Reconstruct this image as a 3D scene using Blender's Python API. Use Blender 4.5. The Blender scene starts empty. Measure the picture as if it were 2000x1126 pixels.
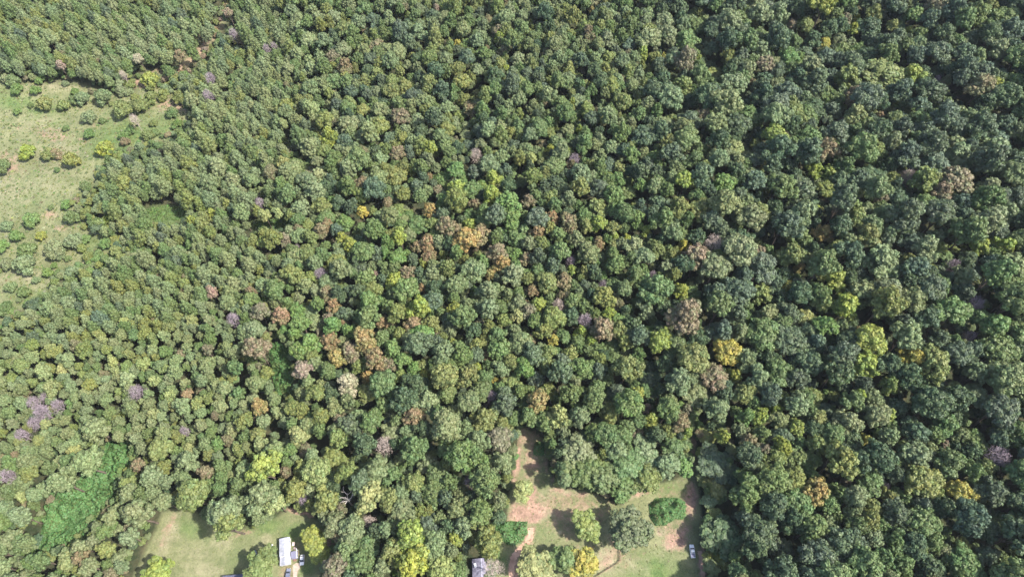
import bpy, math, random
import numpy as np
from mathutils import Vector, Matrix

SC = bpy.context.scene
COL = SC.collection
rng = np.random.default_rng(7)
random.seed(7)

# ------------------------------------------------------------------ camera
FPX = 1334.0                     # focal length in pixels of a 2000 px wide frame
CAM_H = 287.0
PITCH = math.radians(60.0)
cam_d = bpy.data.cameras.new('camera')
cam = bpy.data.objects.new('camera', cam_d); COL.objects.link(cam)
cam.location = (0, 0, CAM_H)
cam.rotation_euler = (math.radians(90) - PITCH, 0, 0)
cam_d.sensor_width = 36.0
cam_d.lens = 36.0 * FPX / 2000.0
cam_d.clip_start = 1.0
cam_d.clip_end = 20000.0
SC.camera = cam

# ------------------------------------------------------------------ light
SUN_EL = math.radians(52)
SUN_AZ_VEC = Vector((1.0, -0.30, 0)).normalized()      # horizontal direction towards the sun
sun_dir = (SUN_AZ_VEC * math.cos(SUN_EL) + Vector((0, 0, math.sin(SUN_EL)))).normalized()
sd = bpy.data.lights.new('sun', 'SUN'); sd.energy = 4.6; sd.angle = math.radians(1.5); sd.color = (1.0, 0.95, 0.86)
so = bpy.data.objects.new('sun', sd); COL.objects.link(so)
so.rotation_euler = sun_dir.to_track_quat('Z', 'Y').to_euler(); so.location = (200, 0, 400)

world = bpy.data.worlds.new('World'); SC.world = world; world.use_nodes = True
wn = world.node_tree; wn.nodes.clear()
wo = wn.nodes.new('ShaderNodeOutputWorld'); bg = wn.nodes.new('ShaderNodeBackground'); sky = wn.nodes.new('ShaderNodeTexSky')
sky.sky_type = 'NISHITA'; sky.sun_disc = False
sky.sun_elevation = SUN_EL
sky.sun_rotation = math.atan2(SUN_AZ_VEC.x, SUN_AZ_VEC.y)
sky.air_density = 1.0; sky.dust_density = 2.5; sky.ozone_density = 1.0
bg.inputs['Strength'].default_value = 0.15
wn.links.new(sky.outputs[0], bg.inputs[0]); wn.links.new(bg.outputs[0], wo.inputs[0])
SC.view_settings.view_transform = 'Standard'; SC.view_settings.look = 'None'
SC.view_settings.gamma = 1.0
SC.view_settings.exposure = 1.3
SC.cycles.max_bounces = 5; SC.cycles.diffuse_bounces = 3; SC.cycles.transmission_bounces = 3

# ------------------------------------------------------------------ geometry of the view
CP, SP = math.cos(PITCH), math.sin(PITCH)

def terrain(x, y):
    x = np.asarray(x, float); y = np.asarray(y, float)
    h = 3.2 * np.sin(x / 58 + 1.0) * np.cos(y / 66 + .4) + 2.2 * np.sin((x * .8 + y) / 41) + 1.2 * np.sin((x - 1.4 * y) / 29 + 2)
    h = h + 9.0 * np.exp(-((x - 40) / 150) ** 2 - ((y - 210) / 70) ** 2) - 6.0 * np.exp(-((x - 0.5 * y - 40) / 16) ** 2) * (y > 120) * np.clip((y - 120) / 60, 0, 1)
    flat = np.clip((y - 55) / 70, 0.12, 1)
    far = np.exp(-np.maximum(0, np.hypot(x, y - 200) - 520) / 300)
    return h * flat * far

def project(x, y, z):
    dx, dy, dz = x, y, z - CAM_H
    Z = dy * CP - dz * SP
    return 1000 + FPX * dx / Z, 563 - FPX * (dy * SP + dz * CP) / Z, Z

def at(px, py, zoff=0.0):
    """point where the sight line through a photo pixel meets the terrain raised by zoff"""
    a = (px - 1000) / FPX; b = (563 - py) / FPX
    d = (a, CP + b * SP, -SP + b * CP)
    z = zoff
    for _ in range(8):
        t = (z - CAM_H) / d[2]
        x, y = d[0] * t, d[1] * t
        z = float(terrain(x, y)) + zoff
    return x, y, z

def scale_at(px, py, zoff=0.0):
    x, y, z = at(px, py, zoff)
    return FPX / project(x, y, z)[2]

# ------------------------------------------------------------------ helpers
def mesh_np(name, V, F, mats=(), fmat=None, attrs=None, smooth=False):
    """V (n,3), F list of index arrays (quads or tris) given as (m,k) arrays"""
    me = bpy.data.meshes.new(name)
    V = np.asarray(V, np.float32)
    if not isinstance(F, (list, tuple)): F = [F]
    F = [np.asarray(f, np.int32) for f in F if len(f)]
    loops = np.concatenate([f.ravel() for f in F]); sizes = np.concatenate([np.full(len(f), f.shape[1], np.int32) for f in F])
    starts = np.concatenate([[0], np.cumsum(sizes)[:-1]]).astype(np.int32)
    me.vertices.add(len(V)); me.vertices.foreach_set('co', V.ravel())
    me.loops.add(len(loops)); me.loops.foreach_set('vertex_index', loops)
    me.polygons.add(len(sizes)); me.polygons.foreach_set('loop_start', starts)
    for m in mats: me.materials.append(m)
    if fmat is not None: me.polygons.foreach_set('material_index', np.asarray(fmat, np.int32))
    me.update(calc_edges=True)
    if smooth: me.polygons.foreach_set('use_smooth', np.ones(len(sizes), bool))
    else: me.polygons.foreach_set('use_smooth', np.zeros(len(sizes), bool))
    for k, (typ, dom, arr) in (attrs or {}).items():
        at_ = me.attributes.new(k, typ, dom)
        at_.data.foreach_set('color' if typ == 'FLOAT_COLOR' else ('vector' if typ == 'FLOAT_VECTOR' else 'value'), np.asarray(arr).ravel())
    return me

def link(name, me, parent=None, **props):
    o = bpy.data.objects.new(name, me); COL.objects.link(o)
    if parent is not None: o.parent = parent
    for k, v in props.items(): o[k] = v
    return o

class MB:
    """collects simple solids into one mesh"""
    def __init__(s): s.V = []; s.F = {3: [], 4: []}; s.n = 0; s.Fn = []
    def add(s, V, F):
        V = [tuple(v) for v in V]
        for f in F: s.Fn.append([i + s.n for i in f])
        s.V += V; s.n += len(V)
    def box(s, cx, cy, cz, sx, sy, sz, rz=0, taper=1.0):
        c, n = math.cos(rz), math.sin(rz); V = []
        for k, z in enumerate((-.5, .5)):
            t = taper if k else 1
            for a, b in ((-.5, -.5), (.5, -.5), (.5, .5), (-.5, .5)):
                x, y = a * sx * t, b * sy * t
                V.append((cx + x * c - y * n, cy + x * n + y * c, cz + z * sz))
        s.add(V, [(0, 3, 2, 1), (4, 5, 6, 7), (0, 1, 5, 4), (1, 2, 6, 5), (2, 3, 7, 6), (3, 0, 4, 7)])
    def tube(s, p, q, r0, r1, n=6):
        p, q = Vector(p), Vector(q); d = (q - p).normalized()
        a = d.orthogonal().normalized(); b = d.cross(a)
        V = []
        for c, r in ((p, r0), (q, r1)):
            for i in range(n):
                t = 2 * math.pi * i / n
                V.append(c + (a * math.cos(t) + b * math.sin(t)) * r)
        F = [(i, (i + 1) % n, n + (i + 1) % n, n + i) for i in range(n)]
        F += [tuple(range(n - 1, -1, -1)), tuple(range(n, 2 * n))]
        s.add(V, F)
    def prism(s, poly, z0, z1):
        n = len(poly)
        V = [(x, y, z0) for x, y in poly] + [(x, y, z1) for x, y in poly]
        s.add(V, [tuple(range(n - 1, -1, -1)), tuple(range(n, 2 * n))] + [(i, (i + 1) % n, n + (i + 1) % n, n + i) for i in range(n)])
    def mesh(s, name, mat):
        me = bpy.data.meshes.new(name); me.from_pydata(s.V, [], s.Fn); me.materials.append(mat); me.update(); return me
    def build(s, name, mat, parent=None, **props):
        return link(name, s.mesh(name, mat), parent, **props)

def thing(name, loc, rz=0, **props):
    o = bpy.data.objects.new(name, None); COL.objects.link(o)
    o.empty_display_size = 1; o.location = loc; o.rotation_euler = (0, 0, rz)
    for k, v in props.items(): o[k] = v
    return o

# ------------------------------------------------------------------ materials
def newmat(name):
    m = bpy.data.materials.new(name); m.use_nodes = True
    nt = m.node_tree; nt.nodes.clear(); return m, nt
def N(nt, t, **kw):
    n = nt.nodes.new(t)
    for k, v in kw.items(): setattr(n, k, v)
    return n

def leaf_material(name, transl=0.22):
    m, nt = newmat(name); L = nt.links.new
    out = N(nt, 'ShaderNodeOutputMaterial')
    tint = N(nt, 'ShaderNodeAttribute', attribute_type='INSTANCER', attribute_name='tint')
    lf = N(nt, 'ShaderNodeAttribute', attribute_type='GEOMETRY', attribute_name='leaf')   # r: brightness, g: hue shift
    sep = N(nt, 'ShaderNodeSeparateColor'); L(lf.outputs['Color'], sep.inputs[0])
    mr = N(nt, 'ShaderNodeMapRange'); mr.inputs['To Min'].default_value = 0.68; mr.inputs['To Max'].default_value = 1.36
    L(sep.outputs[0], mr.inputs[0])
    hs = N(nt, 'ShaderNodeHueSaturation'); L(tint.outputs['Color'], hs.inputs['Color']); L(mr.outputs[0], hs.inputs['Value'])
    # clump by clump the crown turns from its own colour towards plain leaf green
    mg = N(nt, 'ShaderNodeMapRange'); mg.inputs['From Min'].default_value = .25; mg.inputs['To Max'].default_value = .62; L(sep.outputs[2], mg.inputs[0])
    mm = N(nt, 'ShaderNodeMix', data_type='RGBA'); L(mg.outputs[0], mm.inputs[0]); L(tint.outputs['Color'], mm.inputs[6]); mm.inputs[7].default_value = (.115, .160, .066, 1); L(mm.outputs[2], hs.inputs['Color'])
    mh = N(nt, 'ShaderNodeMapRange'); mh.inputs['To Min'].default_value = 0.470; mh.inputs['To Max'].default_value = 0.526
    L(sep.outputs[1], mh.inputs[0]); L(mh.outputs[0], hs.inputs['Hue'])
    pb = N(nt, 'ShaderNodeBsdfPrincipled'); pb.inputs['Roughness'].default_value = 0.55
    pb.inputs['Specular IOR Level'].default_value = 0.28
    L(hs.outputs[0], pb.inputs['Base Color'])
    tr = N(nt, 'ShaderNodeBsdfTranslucent'); L(hs.outputs[0], tr.inputs['Color'])
    mx = N(nt, 'ShaderNodeMixShader'); mx.inputs[0].default_value = transl
    L(pb.outputs[0], mx.inputs[1]); L(tr.outputs[0], mx.inputs[2]); L(mx.outputs[0], out.inputs[0])
    return m

def noise_mat(name, c1, c2, scale=1.0, rough=0.8, metallic=0.0, detail=5, spec=0.3, bump=0.0, coords='Object', stretch=None):
    m, nt = newmat(name); L = nt.links.new
    out = N(nt, 'ShaderNodeOutputMaterial'); pb = N(nt, 'ShaderNodeBsdfPrincipled')
    tc = N(nt, 'ShaderNodeTexCoord'); no = N(nt, 'ShaderNodeTexNoise'); no.inputs['Scale'].default_value = scale; no.inputs['Detail'].default_value = detail
    src = tc.outputs[coords]
    if stretch:
        mp = N(nt, 'ShaderNodeMapping'); mp.inputs['Scale'].default_value = stretch; L(src, mp.inputs[0]); src = mp.outputs[0]
    L(src, no.inputs['Vector'])
    cr = N(nt, 'ShaderNodeValToRGB'); cr.color_ramp.elements[0].position = .35; cr.color_ramp.elements[1].position = .68
    cr.color_ramp.elements[0].color = (*c1, 1); cr.color_ramp.elements[1].color = (*c2, 1)
    L(no.outputs[0], cr.inputs[0]); L(cr.outputs[0], pb.inputs['Base Color'])
    pb.inputs['Roughness'].default_value = rough; pb.inputs['Metallic'].default_value = metallic; pb.inputs['Specular IOR Level'].default_value = spec
    if bump:
        b = N(nt, 'ShaderNodeBump'); b.inputs['Strength'].default_value = bump; L(no.outputs[0], b.inputs['Height']); L(b.outputs[0], pb.inputs['Normal'])
    L(pb.outputs[0], out.inputs[0]); return m

M = {}
M['leaf'] = leaf_material('leaves')
M['needle'] = leaf_material('needles', .12)
M['bark'] = noise_mat('bark', (.06, .045, .035), (.16, .13, .10), 3, .9)
M['twig'] = noise_mat('twigs', (.20, .16, .18), (.33, .27, .30), 1.5, .9)
M['twig_pale'] = noise_mat('pale_twigs', (.28, .23, .20), (.46, .38, .33), 1.5, .9)
M['snag'] = noise_mat('bleached_wood', (.42, .38, .36), (.70, .66, .62), 2.5, .8)
M['white_metal'] = noise_mat('white_roof_metal', (.21, .22, .26), (.34, .35, .41), .9, .45, .0, spec=.5)
M['grey_roof'] = noise_mat('grey_shingle', (.15, .145, .19), (.25, .235, .30), 1.2, .85)
M['dark_roof'] = noise_mat('dark_shingle', (.05, .055, .09), (.10, .10, .15), 1.5, .8)
M['siding'] = noise_mat('siding', (.45, .43, .40), (.6, .58, .55), .6, .7)
M['wood'] = noise_mat('fence_wood', (.10, .06, .045), (.24, .15, .11), 4, .85, stretch=(1, 1, 6))
M['deck'] = noise_mat('deck_boards', (.10, .10, .15), (.20, .20, .28), 3, .8, stretch=(1, 8, 1))
M['concrete'] = noise_mat('concrete', (.27, .21, .175), (.38, .30, .25), 1.5, .9)
M['paint_white'] = noise_mat('white_paint', (.62, .63, .65), (.72, .72, .74), .5, .3, spec=.5)
M['paint_grey'] = noise_mat('grey_blue_paint', (.09, .10, .15), (.15, .165, .23), .5, .35, spec=.5)
M['glass'] = noise_mat('dark_glass', (.015, .02, .03), (.03, .035, .05), .5, .08, spec=.6)
M['rubber'] = noise_mat('rubber', (.015, .015, .015), (.03, .03, .03), 2, .8)
M['chrome'] = noise_mat('lamp_glass', (.6, .6, .6), (.8, .8, .8), 2, .2, spec=.6)
M['track'] = noise_mat('red_dirt', (.26, .155, .11), (.46, .30, .22), .35, .95, detail=9)
M['junk'] = noise_mat('weathered_plastic', (.25, .16, .14), (.6, .52, .5), 2.2, .7)

# ------------------------------------------------------------------ areas traced in the photo (photo pixels)
MEADOW = [(-400, 120), (0, 150), (60, 163), (150, 163), (230, 183), (262, 178), (285, 138), (318, 140), (352, 190), (378, 232), (352, 268),
          (290, 288), (235, 296), (208, 322), (202, 362), (165, 385), (148, 405), (175, 420), (200, 455), (222, 475), (236, 492), (210, 512), (160, 520), (112, 535), (100, 560),
          (75, 592), (30, 615), (0, 640), (-400, 760)]
LAWN = [(262, 1126), (285, 1070), (305, 1030), (318, 1000), (350, 990), (385, 1002), (430, 1030), (500, 1032), (540, 1012), (560, 992), (595, 1000),
        (628, 1020), (645, 1060), (640, 1100), (625, 1126), (620, 1300), (230, 1300)]
CLEAR = [(1017, 828), (1040, 845), (1062, 858), (1068, 880), (1070, 910), (1085, 945), (1105, 955), (1140, 955), (1180, 970), (1203, 985), (1212, 985), (1240, 965),
         (1275, 948), (1315, 938), (1345, 925), (1352, 900), (1345, 860), (1355, 830), (1362, 900), (1366, 960), (1372, 1020), (1366, 1060), (1375, 1126), (1380, 1300), (960, 1300),
         (965, 1126), (975, 1085), (985, 1060), (960, 1050), (965, 1030), (990, 1018), (992, 975), (1000, 940), (1010, 890)]
KUDZU_LONG = [(215, 862), (262, 862), (258, 900), (232, 945), (222, 985), (185, 1020), (160, 1060), (110, 1085), (70, 1078), (85, 1040), (95, 1000), (100, 960), (150, 940), (190, 905)]
KUDZU_SLIT = [(534, 672), (556, 672), (572, 725), (570, 765), (545, 772), (532, 720)]
KUDZU_OVAL = [(1268, 990), (1280, 976), (1300, 972), (1322, 974), (1338, 982), (1340, 998), (1334, 1010), (1316, 1010), (1300, 1022), (1284, 1026), (1273, 1010)]
KUDZU_TINY = [(1042, 872), (1052, 862), (1062, 868), (1062, 884), (1050, 890), (1042, 884)]
KUDZU_TRACK = [(968, 1030), (985, 1018), (1008, 1018), (1030, 1018), (1030, 1035), (1018, 1054), (998, 1064), (980, 1050)]
GLADE_A = [(285, 410), (330, 402), (365, 412), (372, 425), (335, 432), (300, 434)]
GLADE_B = [(490, 440), (530, 428), (565, 432), (560, 442), (520, 448)]
BRUSH = [(1440, 850), (1490, 842), (1515, 868), (1508, 905), (1455, 905), (1438, 880)]
GAP = [(1006, 372), (1030, 366), (1034, 388), (1014, 398)]
BANK_LINE = [(280, 150), (345, 150), (385, 125), (420, 90), (440, 50), (470, 5), (440, 10), (410, 60), (380, 95), (340, 130), (290, 135)]
KUDZU_CORE = [(218, 868), (258, 866), (254, 900), (228, 943), (214, 985), (178, 1015), (152, 1055), (108, 1074), (80, 1066), (100, 1002), (140, 955), (192, 912)]
MEADOW_CORE = [(-400, 120), (0, 150), (60, 163), (150, 163), (230, 183), (262, 178), (285, 138), (318, 140), (352, 190), (374, 232), (348, 262), (290, 284), (235, 290), (200, 322), (190, 362), (155, 385), (140, 405),
               (165, 428), (185, 458), (218, 478), (205, 508), (152, 518), (108, 534), (92, 562), (60, 594), (0, 638), (-400, 740)]
CLEARINGS = [[(300, 148), (345, 142), (385, 108), (412, 70), (430, 20), (445, -10), (455, -10), (442, 26), (422, 78), (395, 116), (352, 152), (310, 158)], MEADOW_CORE, LAWN, CLEAR, KUDZU_CORE, KUDZU_SLIT, GLADE_A, GLADE_B, GAP]
HOUSE_ZONES = [[(915, 1088), (980, 1088), (985, 1300), (905, 1300)]]

def inside(poly, px, py):
    px = np.asarray(px, float); py = np.asarray(py, float); r = np.zeros(px.shape, bool)
    n = len(poly)
    for i in range(n):
        x0, y0 = poly[i]; x1, y1 = poly[(i + 1) % n]
        if y0 == y1: continue
        c = ((y0 > py) != (y1 > py)) & (px < (x1 - x0) * (py - y0) / (y1 - y0) + x0)
        r ^= c
    return r

def sdist(poly, px, py):
    """signed distance in photo pixels, positive inside"""
    px = np.asarray(px, float); py = np.asarray(py, float); d = np.full(px.shape, 1e9)
    n = len(poly)
    for i in range(n):
        x0, y0 = poly[i]; x1, y1 = poly[(i + 1) % n]
        vx, vy = x1 - x0, y1 - y0; L2 = vx * vx + vy * vy + 1e-9
        t = np.clip(((px - x0) * vx + (py - y0) * vy) / L2, 0, 1)
        d = np.minimum(d, np.hypot(px - x0 - t * vx, py - y0 - t * vy))
    return np.where(inside(poly, px, py), d, -d)

# ------------------------------------------------------------------ ground
def build_ground():
    def axis(a, b, step):
        core = list(np.arange(a, b + step, step)); lo = []; hi = []; s = step; v = core[0]
        while v > -5000: s *= 1.35; v -= s; lo.append(v)
        s = step; v = core[-1]
        while v < 6000: s *= 1.35; v += s; hi.append(v)
        return np.array(lo[::-1] + core + hi)
    xs = axis(-380, 300, 1.5); ys = axis(0, 420, 1.5)
    X, Y = np.meshgrid(xs, ys); Zt = terrain(X, Y)
    nx, ny = len(xs), len(ys)
    V = np.stack([X.ravel(), Y.ravel(), Zt.ravel()], 1)
    I = (np.arange(ny - 1)[:, None] * nx + np.arange(nx - 1)[None, :]).ravel()
    F = np.stack([I, I + 1, I + nx + 1, I + nx], 1)
    Zd = Y * CP - (Zt - CAM_H) * SP
    ok = Zd > 30
    px, py, _ = project(X, Y, Zt)
    px = np.where(ok, px, -9999).ravel(); py = np.where(ok, py, -9999).ravel()
    mask = np.zeros((len(px), 4), np.float32)
    sel = (px > -900) & (px < 2600) & (py > -300) & (py < 1500)
    def soft(poly, w): 
        r = np.zeros(len(px)); r[sel] = np.clip(sdist(poly, px[sel], py[sel]) / w + .5, 0, 1); return r
    def blob(cx, cy, rx, ry, a=0):
        c, s = math.cos(math.radians(a)), math.sin(math.radians(a))
        u = ((px - cx) * c + (py - cy) * s) / rx; v = (-(px - cx) * s + (py - cy) * c) / ry
        return np.clip(1.25 - np.hypot(u, v) * .85, 0, 1)
    meadow = soft(MEADOW, 50); lawn = soft(LAWN, 22); clear = soft(CLEAR, 14)
    op = np.maximum.reduce([meadow, lawn, clear, soft(KUDZU_LONG, 20), soft(KUDZU_SLIT, 20), soft(GLADE_A, 14), soft(GLADE_B, 14)])
    # red / pink bare dirt
    dirt = np.zeros(len(px))
    for b in [(1012, 1002, 22, 22, 0, .9), (1045, 1000, 24, 26, 0, .95), (1036, 968, 16, 34, 10, .75), (1020, 1075, 30, 14, -45, .8), (1003, 1110, 14, 30, 0, .8), (1035, 1045, 12, 26, 20, .75),
              (1110, 1000, 130, 70, 0, .47), (1040, 890, 34, 80, 0, .52), (1200, 1080, 80, 50, 0, .40), (1300, 960, 60, 40, 0, .36), (1100, 1000, 30, 12, 5, .35), (1130, 965, 50, 9, 8, .55), (1090, 958, 20, 8, 0, .6), (1200, 1065, 26, 30, 0, .45), (1185, 1100, 30, 24, 0, .5),
              (1320, 1055, 28, 26, 0, .8), (1335, 1030, 24, 20, 0, .6), (1350, 975, 16, 40, 0, .8), (1355, 880, 8, 70, 0, .55), (1372, 1095, 10, 40, 0, .85), (1255, 960, 34, 9, -22, .6), (1300, 1030, 36, 14, -30, .5),
              (1030, 850, 22, 14, 30, .6), (1066, 900, 8, 44, -10, .5), (1085, 940, 14, 20, 0, .6), (1010, 900, 10, 56, 8, .75), (1130, 1075, 30, 30, 0, .4), (1060, 1110, 36, 22, 0, .5),
              (580, 998, 30, 6, 14, .95), (600, 1003, 20, 6, 24, .8), (480, 1040, 34, 8, -18, .55), (330, 1028, 12, 44, 25, .45), (318, 1055, 16, 30, 25, .45), (640, 1060, 30, 40, 0, .6), (560, 1112, 24, 22, 0, .5), (580, 1070, 12, 30, 0, .4),
              (60, 250, 60, 16, 5, .35), (100, 262, 50, 20, 10, .5), (20, 320, 40, 34, 0, .5), (95, 420, 34, 14, 5, .5), (130, 300, 60, 22, 0, .35), (335, 205, 50, 22, 10, .55), (40, 400, 70, 20, 0, .2), (20, 540, 60, 20, 0, .3),
              (188, 245, 30, 14, 20, .35), (205, 500, 30, 12, 0, .5), (120, 445, 22, 10, 0, .5), (280, 165, 40, 12, 10, .6), (165, 275, 24, 12, 0, .45), (470, 285, 20, 20, 0, .5)]:
        dirt = np.maximum(dirt, blob(*b[:5]) * b[5])
    bl = soft(BANK_LINE, 16); dirt = np.maximum(dirt, bl * .52); op = np.maximum(op, bl * .7)
    br = soft(BRUSH, 14); dirt = np.maximum(dirt, br * .5)
    # pale dry grass / sand
    dry = np.zeros(len(px))
    for b in [(1052, 1000, 16, 22, 0, .8), (1078, 1002, 12, 10, 0, .8), (1110, 962, 50, 6, 5, .7), (1190, 1090, 34, 26, 0, .7), (1250, 962, 44, 8, -24, .8), (1325, 1052, 24, 20, 0, .55), (1310, 1066, 14, 10, 30, .8), (1290, 1040, 12, 10, 0, .8),
              (330, 1040, 16, 50, 20, .7), (390, 1080, 60, 30, 0, .4), (440, 1060, 60, 20, 0, .4), (400, 1110, 80, 30, 0, .4), (520, 1050, 16, 12, 0, .6), (330, 1050, 30, 20, 0, .5), (1230, 1100, 60, 30, 0, .45), (1280, 1080, 30, 10, 0, .4),
              (30, 370, 160, 50, -8, .42), (60, 180, 60, 18, 0, .45), (100, 170, 60, 12, 0, .5), (60, 235, 80, 30, 5, .4), (120, 300, 60, 30, 0, .55), (50, 545, 80, 30, 0, .55), (0, 330, 60, 40, 0, .5), (330, 200, 30, 14, 0, .4), (30, 390, 120, 25, 0, .3),
              (1093, 1040, 8, 5, 0, .95), (1018, 1080, 8, 40, -20, .4), (1070, 970, 20, 10, 0, .5), (660, 1108, 14, 10, 0, .8), (578, 1110, 8, 14, 0, .9)]:
        dry = np.maximum(dry, blob(*b[:5]) * b[5])
    # lush green
    lush = np.zeros(len(px))
    for b in [(30, 195, 60, 26, 0, .8), (75, 215, 60, 26, 0, .7), (230, 270, 90, 40, -20, .8), (310, 250, 50, 30, 0, .7), (215, 255, 30, 40, 0, .6), (190, 480, 50, 30, 0, .6), (60, 560, 90, 50, 0, .55), (60, 380, 120, 50, 0, .4), (100, 240, 40, 14, 0, .5),
              (450, 1075, 70, 60, 0, .35), (520, 1030, 50, 24, -10, .75), (590, 1040, 50, 24, 0, .8), (370, 1030, 50, 26, 15, .6), (600, 1110, 26, 20, 0, .7), (1280, 1110, 60, 40, 0, .8), (1300, 955, 50, 16, -10, .6),
              (1050, 880, 16, 40, 0, .45), (1130, 985, 70, 16, 0, .4), (1070, 1040, 40, 30, 0, .4), (975, 1095, 20, 30, 0, .7), (1000, 1040, 30, 20, 0, .6), (320, 418, 50, 20, 0, .9), (525, 438, 50, 12, 0, .9), (1060, 1010, 30, 16, 0, .3)]:
        lush = np.maximum(lush, blob(*b[:5]) * b[5])
    lush = np.maximum(lush, np.maximum(soft(KUDZU_LONG, 30), soft(KUDZU_SLIT, 20)))
    mask[:, 0] = op; mask[:, 1] = dirt * (op > 0.02); mask[:, 2] = dry * (op > 0.02); mask[:, 3] = lush
    m, nt = newmat('ground'); L = nt.links.new
    out = N(nt, 'ShaderNodeOutputMaterial'); pb = N(nt, 'ShaderNodeBsdfPrincipled'); pb.inputs['Roughness'].default_value = .95; pb.inputs['Specular IOR Level'].default_value = .1
    geo = N(nt, 'ShaderNodeNewGeometry')
    mk = N(nt, 'ShaderNodeAttribute', attribute_name='mask'); sp = N(nt, 'ShaderNodeSeparateColor'); L(mk.outputs['Color'], sp.inputs[0])
    def noise(scale, detail=6, rough=.6, off=0, stretch=None):
        n = N(nt, 'ShaderNodeTexNoise'); n.inputs['Scale'].default_value = scale; n.inputs['Detail'].default_value = detail; n.inputs['Roughness'].default_value = rough
        mp = N(nt, 'ShaderNodeMapping'); mp.inputs['Location'].default_value = (off, off * 1.7, 0)
        if stretch: mp.inputs['Scale'].default_value = stretch
        L(geo.outputs['Position'], mp.inputs[0]); L(mp.outputs[0], n.inputs['Vector']); return n.outputs[0]
    def ramp(src, p0, c0, p1, c1):
        r = N(nt, 'ShaderNodeValToRGB'); r.color_ramp.elements[0].position = p0; r.color_ramp.elements[1].position = p1
        r.color_ramp.elements[0].color = (*c0, 1); r.color_ramp.elements[1].color = (*c1, 1); L(src, r.inputs[0]); return r.outputs[0]
    def edge(mask_out, noise_out, amp=.9, sharp=3.0):
        a = N(nt, 'ShaderNodeMath', operation='MULTIPLY_ADD'); L(noise_out, a.inputs[0]); a.inputs[1].default_value = amp; a.inputs[2].default_value = -amp * .5
        b = N(nt, 'ShaderNodeMath', operation='ADD'); L(a.outputs[0], b.inputs[0]); L(mask_out, b.inputs[1])
        c = N(nt, 'ShaderNodeMath', operation='MULTIPLY_ADD', use_clamp=True); L(b.outputs[0], c.inputs[0]); c.inputs[1].default_value = sharp; c.inputs[2].default_value = .5 - .5 * sharp
        return c.outputs[0]
    def mix(f, a, b):
        x = N(nt, 'ShaderNodeMix', data_type='RGBA'); L(f, x.inputs[0]); L(a, x.inputs[6]); L(b, x.inputs[7]); return x.outputs[2]
    floor_c = ramp(noise(.25, 8), .38, (.026, .036, .018), .7, (.066, .060, .034))
    grass_c = ramp(noise(.09, 9, .7, 5), .36, (.098, .112, .052), .66, (.178, .180, .096))
    lush_c = ramp(noise(.35, 9, .7, 9), .36, (.062, .100, .034), .68, (.125, .160, .060))
    dry_c = ramp(noise(.3, 9, .7, 15), .35, (.165, .155, .095), .7, (.30, .265, .175))
    dirt_c = ramp(noise(.22, 9, .75, 21), .35, (.150, .100, .075), .68, (.36, .235, .175))
    c = mix(edge(sp.outputs[0], noise(.12, 6, .6, 31), .5, 2.2), floor_c, grass_c)
    c = mix(edge(mk.outputs['Alpha'], noise(.11, 8, .7, 41), 1.3, 1.7), c, lush_c)
    c = mix(edge(sp.outputs[2], noise(.16, 8, .72, 61), 1.3, 1.9), c, dry_c)
    c = mix(edge(sp.outputs[1], noise(.28, 10, .8, 51), 1.5, 3.0), c, dirt_c)
    fine = noise(1.6, 6, .8, 71)
    mr = N(nt, 'ShaderNodeMapRange'); mr.inputs['From Min'].default_value = .3; mr.inputs['From Max'].default_value = .7; mr.inputs['To Min'].default_value = .72; mr.inputs['To Max'].default_value = 1.3; L(fine, mr.inputs[0])
    hs = N(nt, 'ShaderNodeHueSaturation'); L(c, hs.inputs['Color']); L(mr.outputs[0], hs.inputs['Value'])
    L(hs.outputs[0], pb.inputs['Base Color'])
    bp = N(nt, 'ShaderNodeBump'); bp.inputs['Strength'].default_value = .8; bp.inputs['Distance'].default_value = .5; L(noise(.8, 8, .75, 81), bp.inputs['Height']); L(bp.outputs[0], pb.inputs['Normal'])
    L(pb.outputs[0], out.inputs[0])
    me = mesh_np('ground', V, F, [m], attrs={'mask': ('FLOAT_COLOR', 'POINT', mask)}, smooth=True)
    link('ground', me, kind='structure')
build_ground()

def track_strip(name, pts, width, mat, zoff=.03):
    P = np.array([at(*p)[:2] for p in pts]); seg = []
    for i in range(len(P) - 1):
        for t in np.linspace(0, 1, 9)[:-1]: seg.append(P[i] * (1 - t) + P[i + 1] * t)
    seg.append(P[-1]); seg = np.array(seg)
    for _ in range(14): seg[1:-1] = (seg[:-2] + seg[2:] + 2 * seg[1:-1]) / 4
    d = np.gradient(seg, axis=0); d /= np.linalg.norm(d, axis=1)[:, None]; n = np.stack([-d[:, 1], d[:, 0]], 1)
    w = width / 2 * (1 + .25 * rng.standard_normal((len(seg), 2)).clip(-1, 1))
    cols = [seg + n * w[:, :1], seg + n * w[:, :1] * .4, seg - n * w[:, 1:] * .4, seg - n * w[:, 1:]]
    V = np.concatenate([np.column_stack([c, terrain(c[:, 0], c[:, 1]) + zoff]) for c in cols]); k = len(seg)
    F = np.array([(c * k + i, (c + 1) * k + i, (c + 1) * k + i + 1, c * k + i + 1) for c in range(3) for i in range(k - 1)])
    link(name, mesh_np(name, V, F[:, ::-1], [mat], smooth=True), kind='structure')
track_strip('dirt_track', [(998, 1160), (999, 1126), (999, 1105), (1003, 1086), (1016, 1072), (1030, 1060), (1037, 1045), (1036, 1030)], 2.3, M['track'])
track_strip('dirt_lane', [(1376, 1180), (1374, 1126), (1370, 1095), (1366, 1075)], 1.6, M['track'], .034)

# ------------------------------------------------------------------ tree shapes (unit crown radius)
def sphere_dirs(n):
    v = rng.standard_normal((n, 3)); return v / np.linalg.norm(v, axis=1)[:, None]

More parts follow.
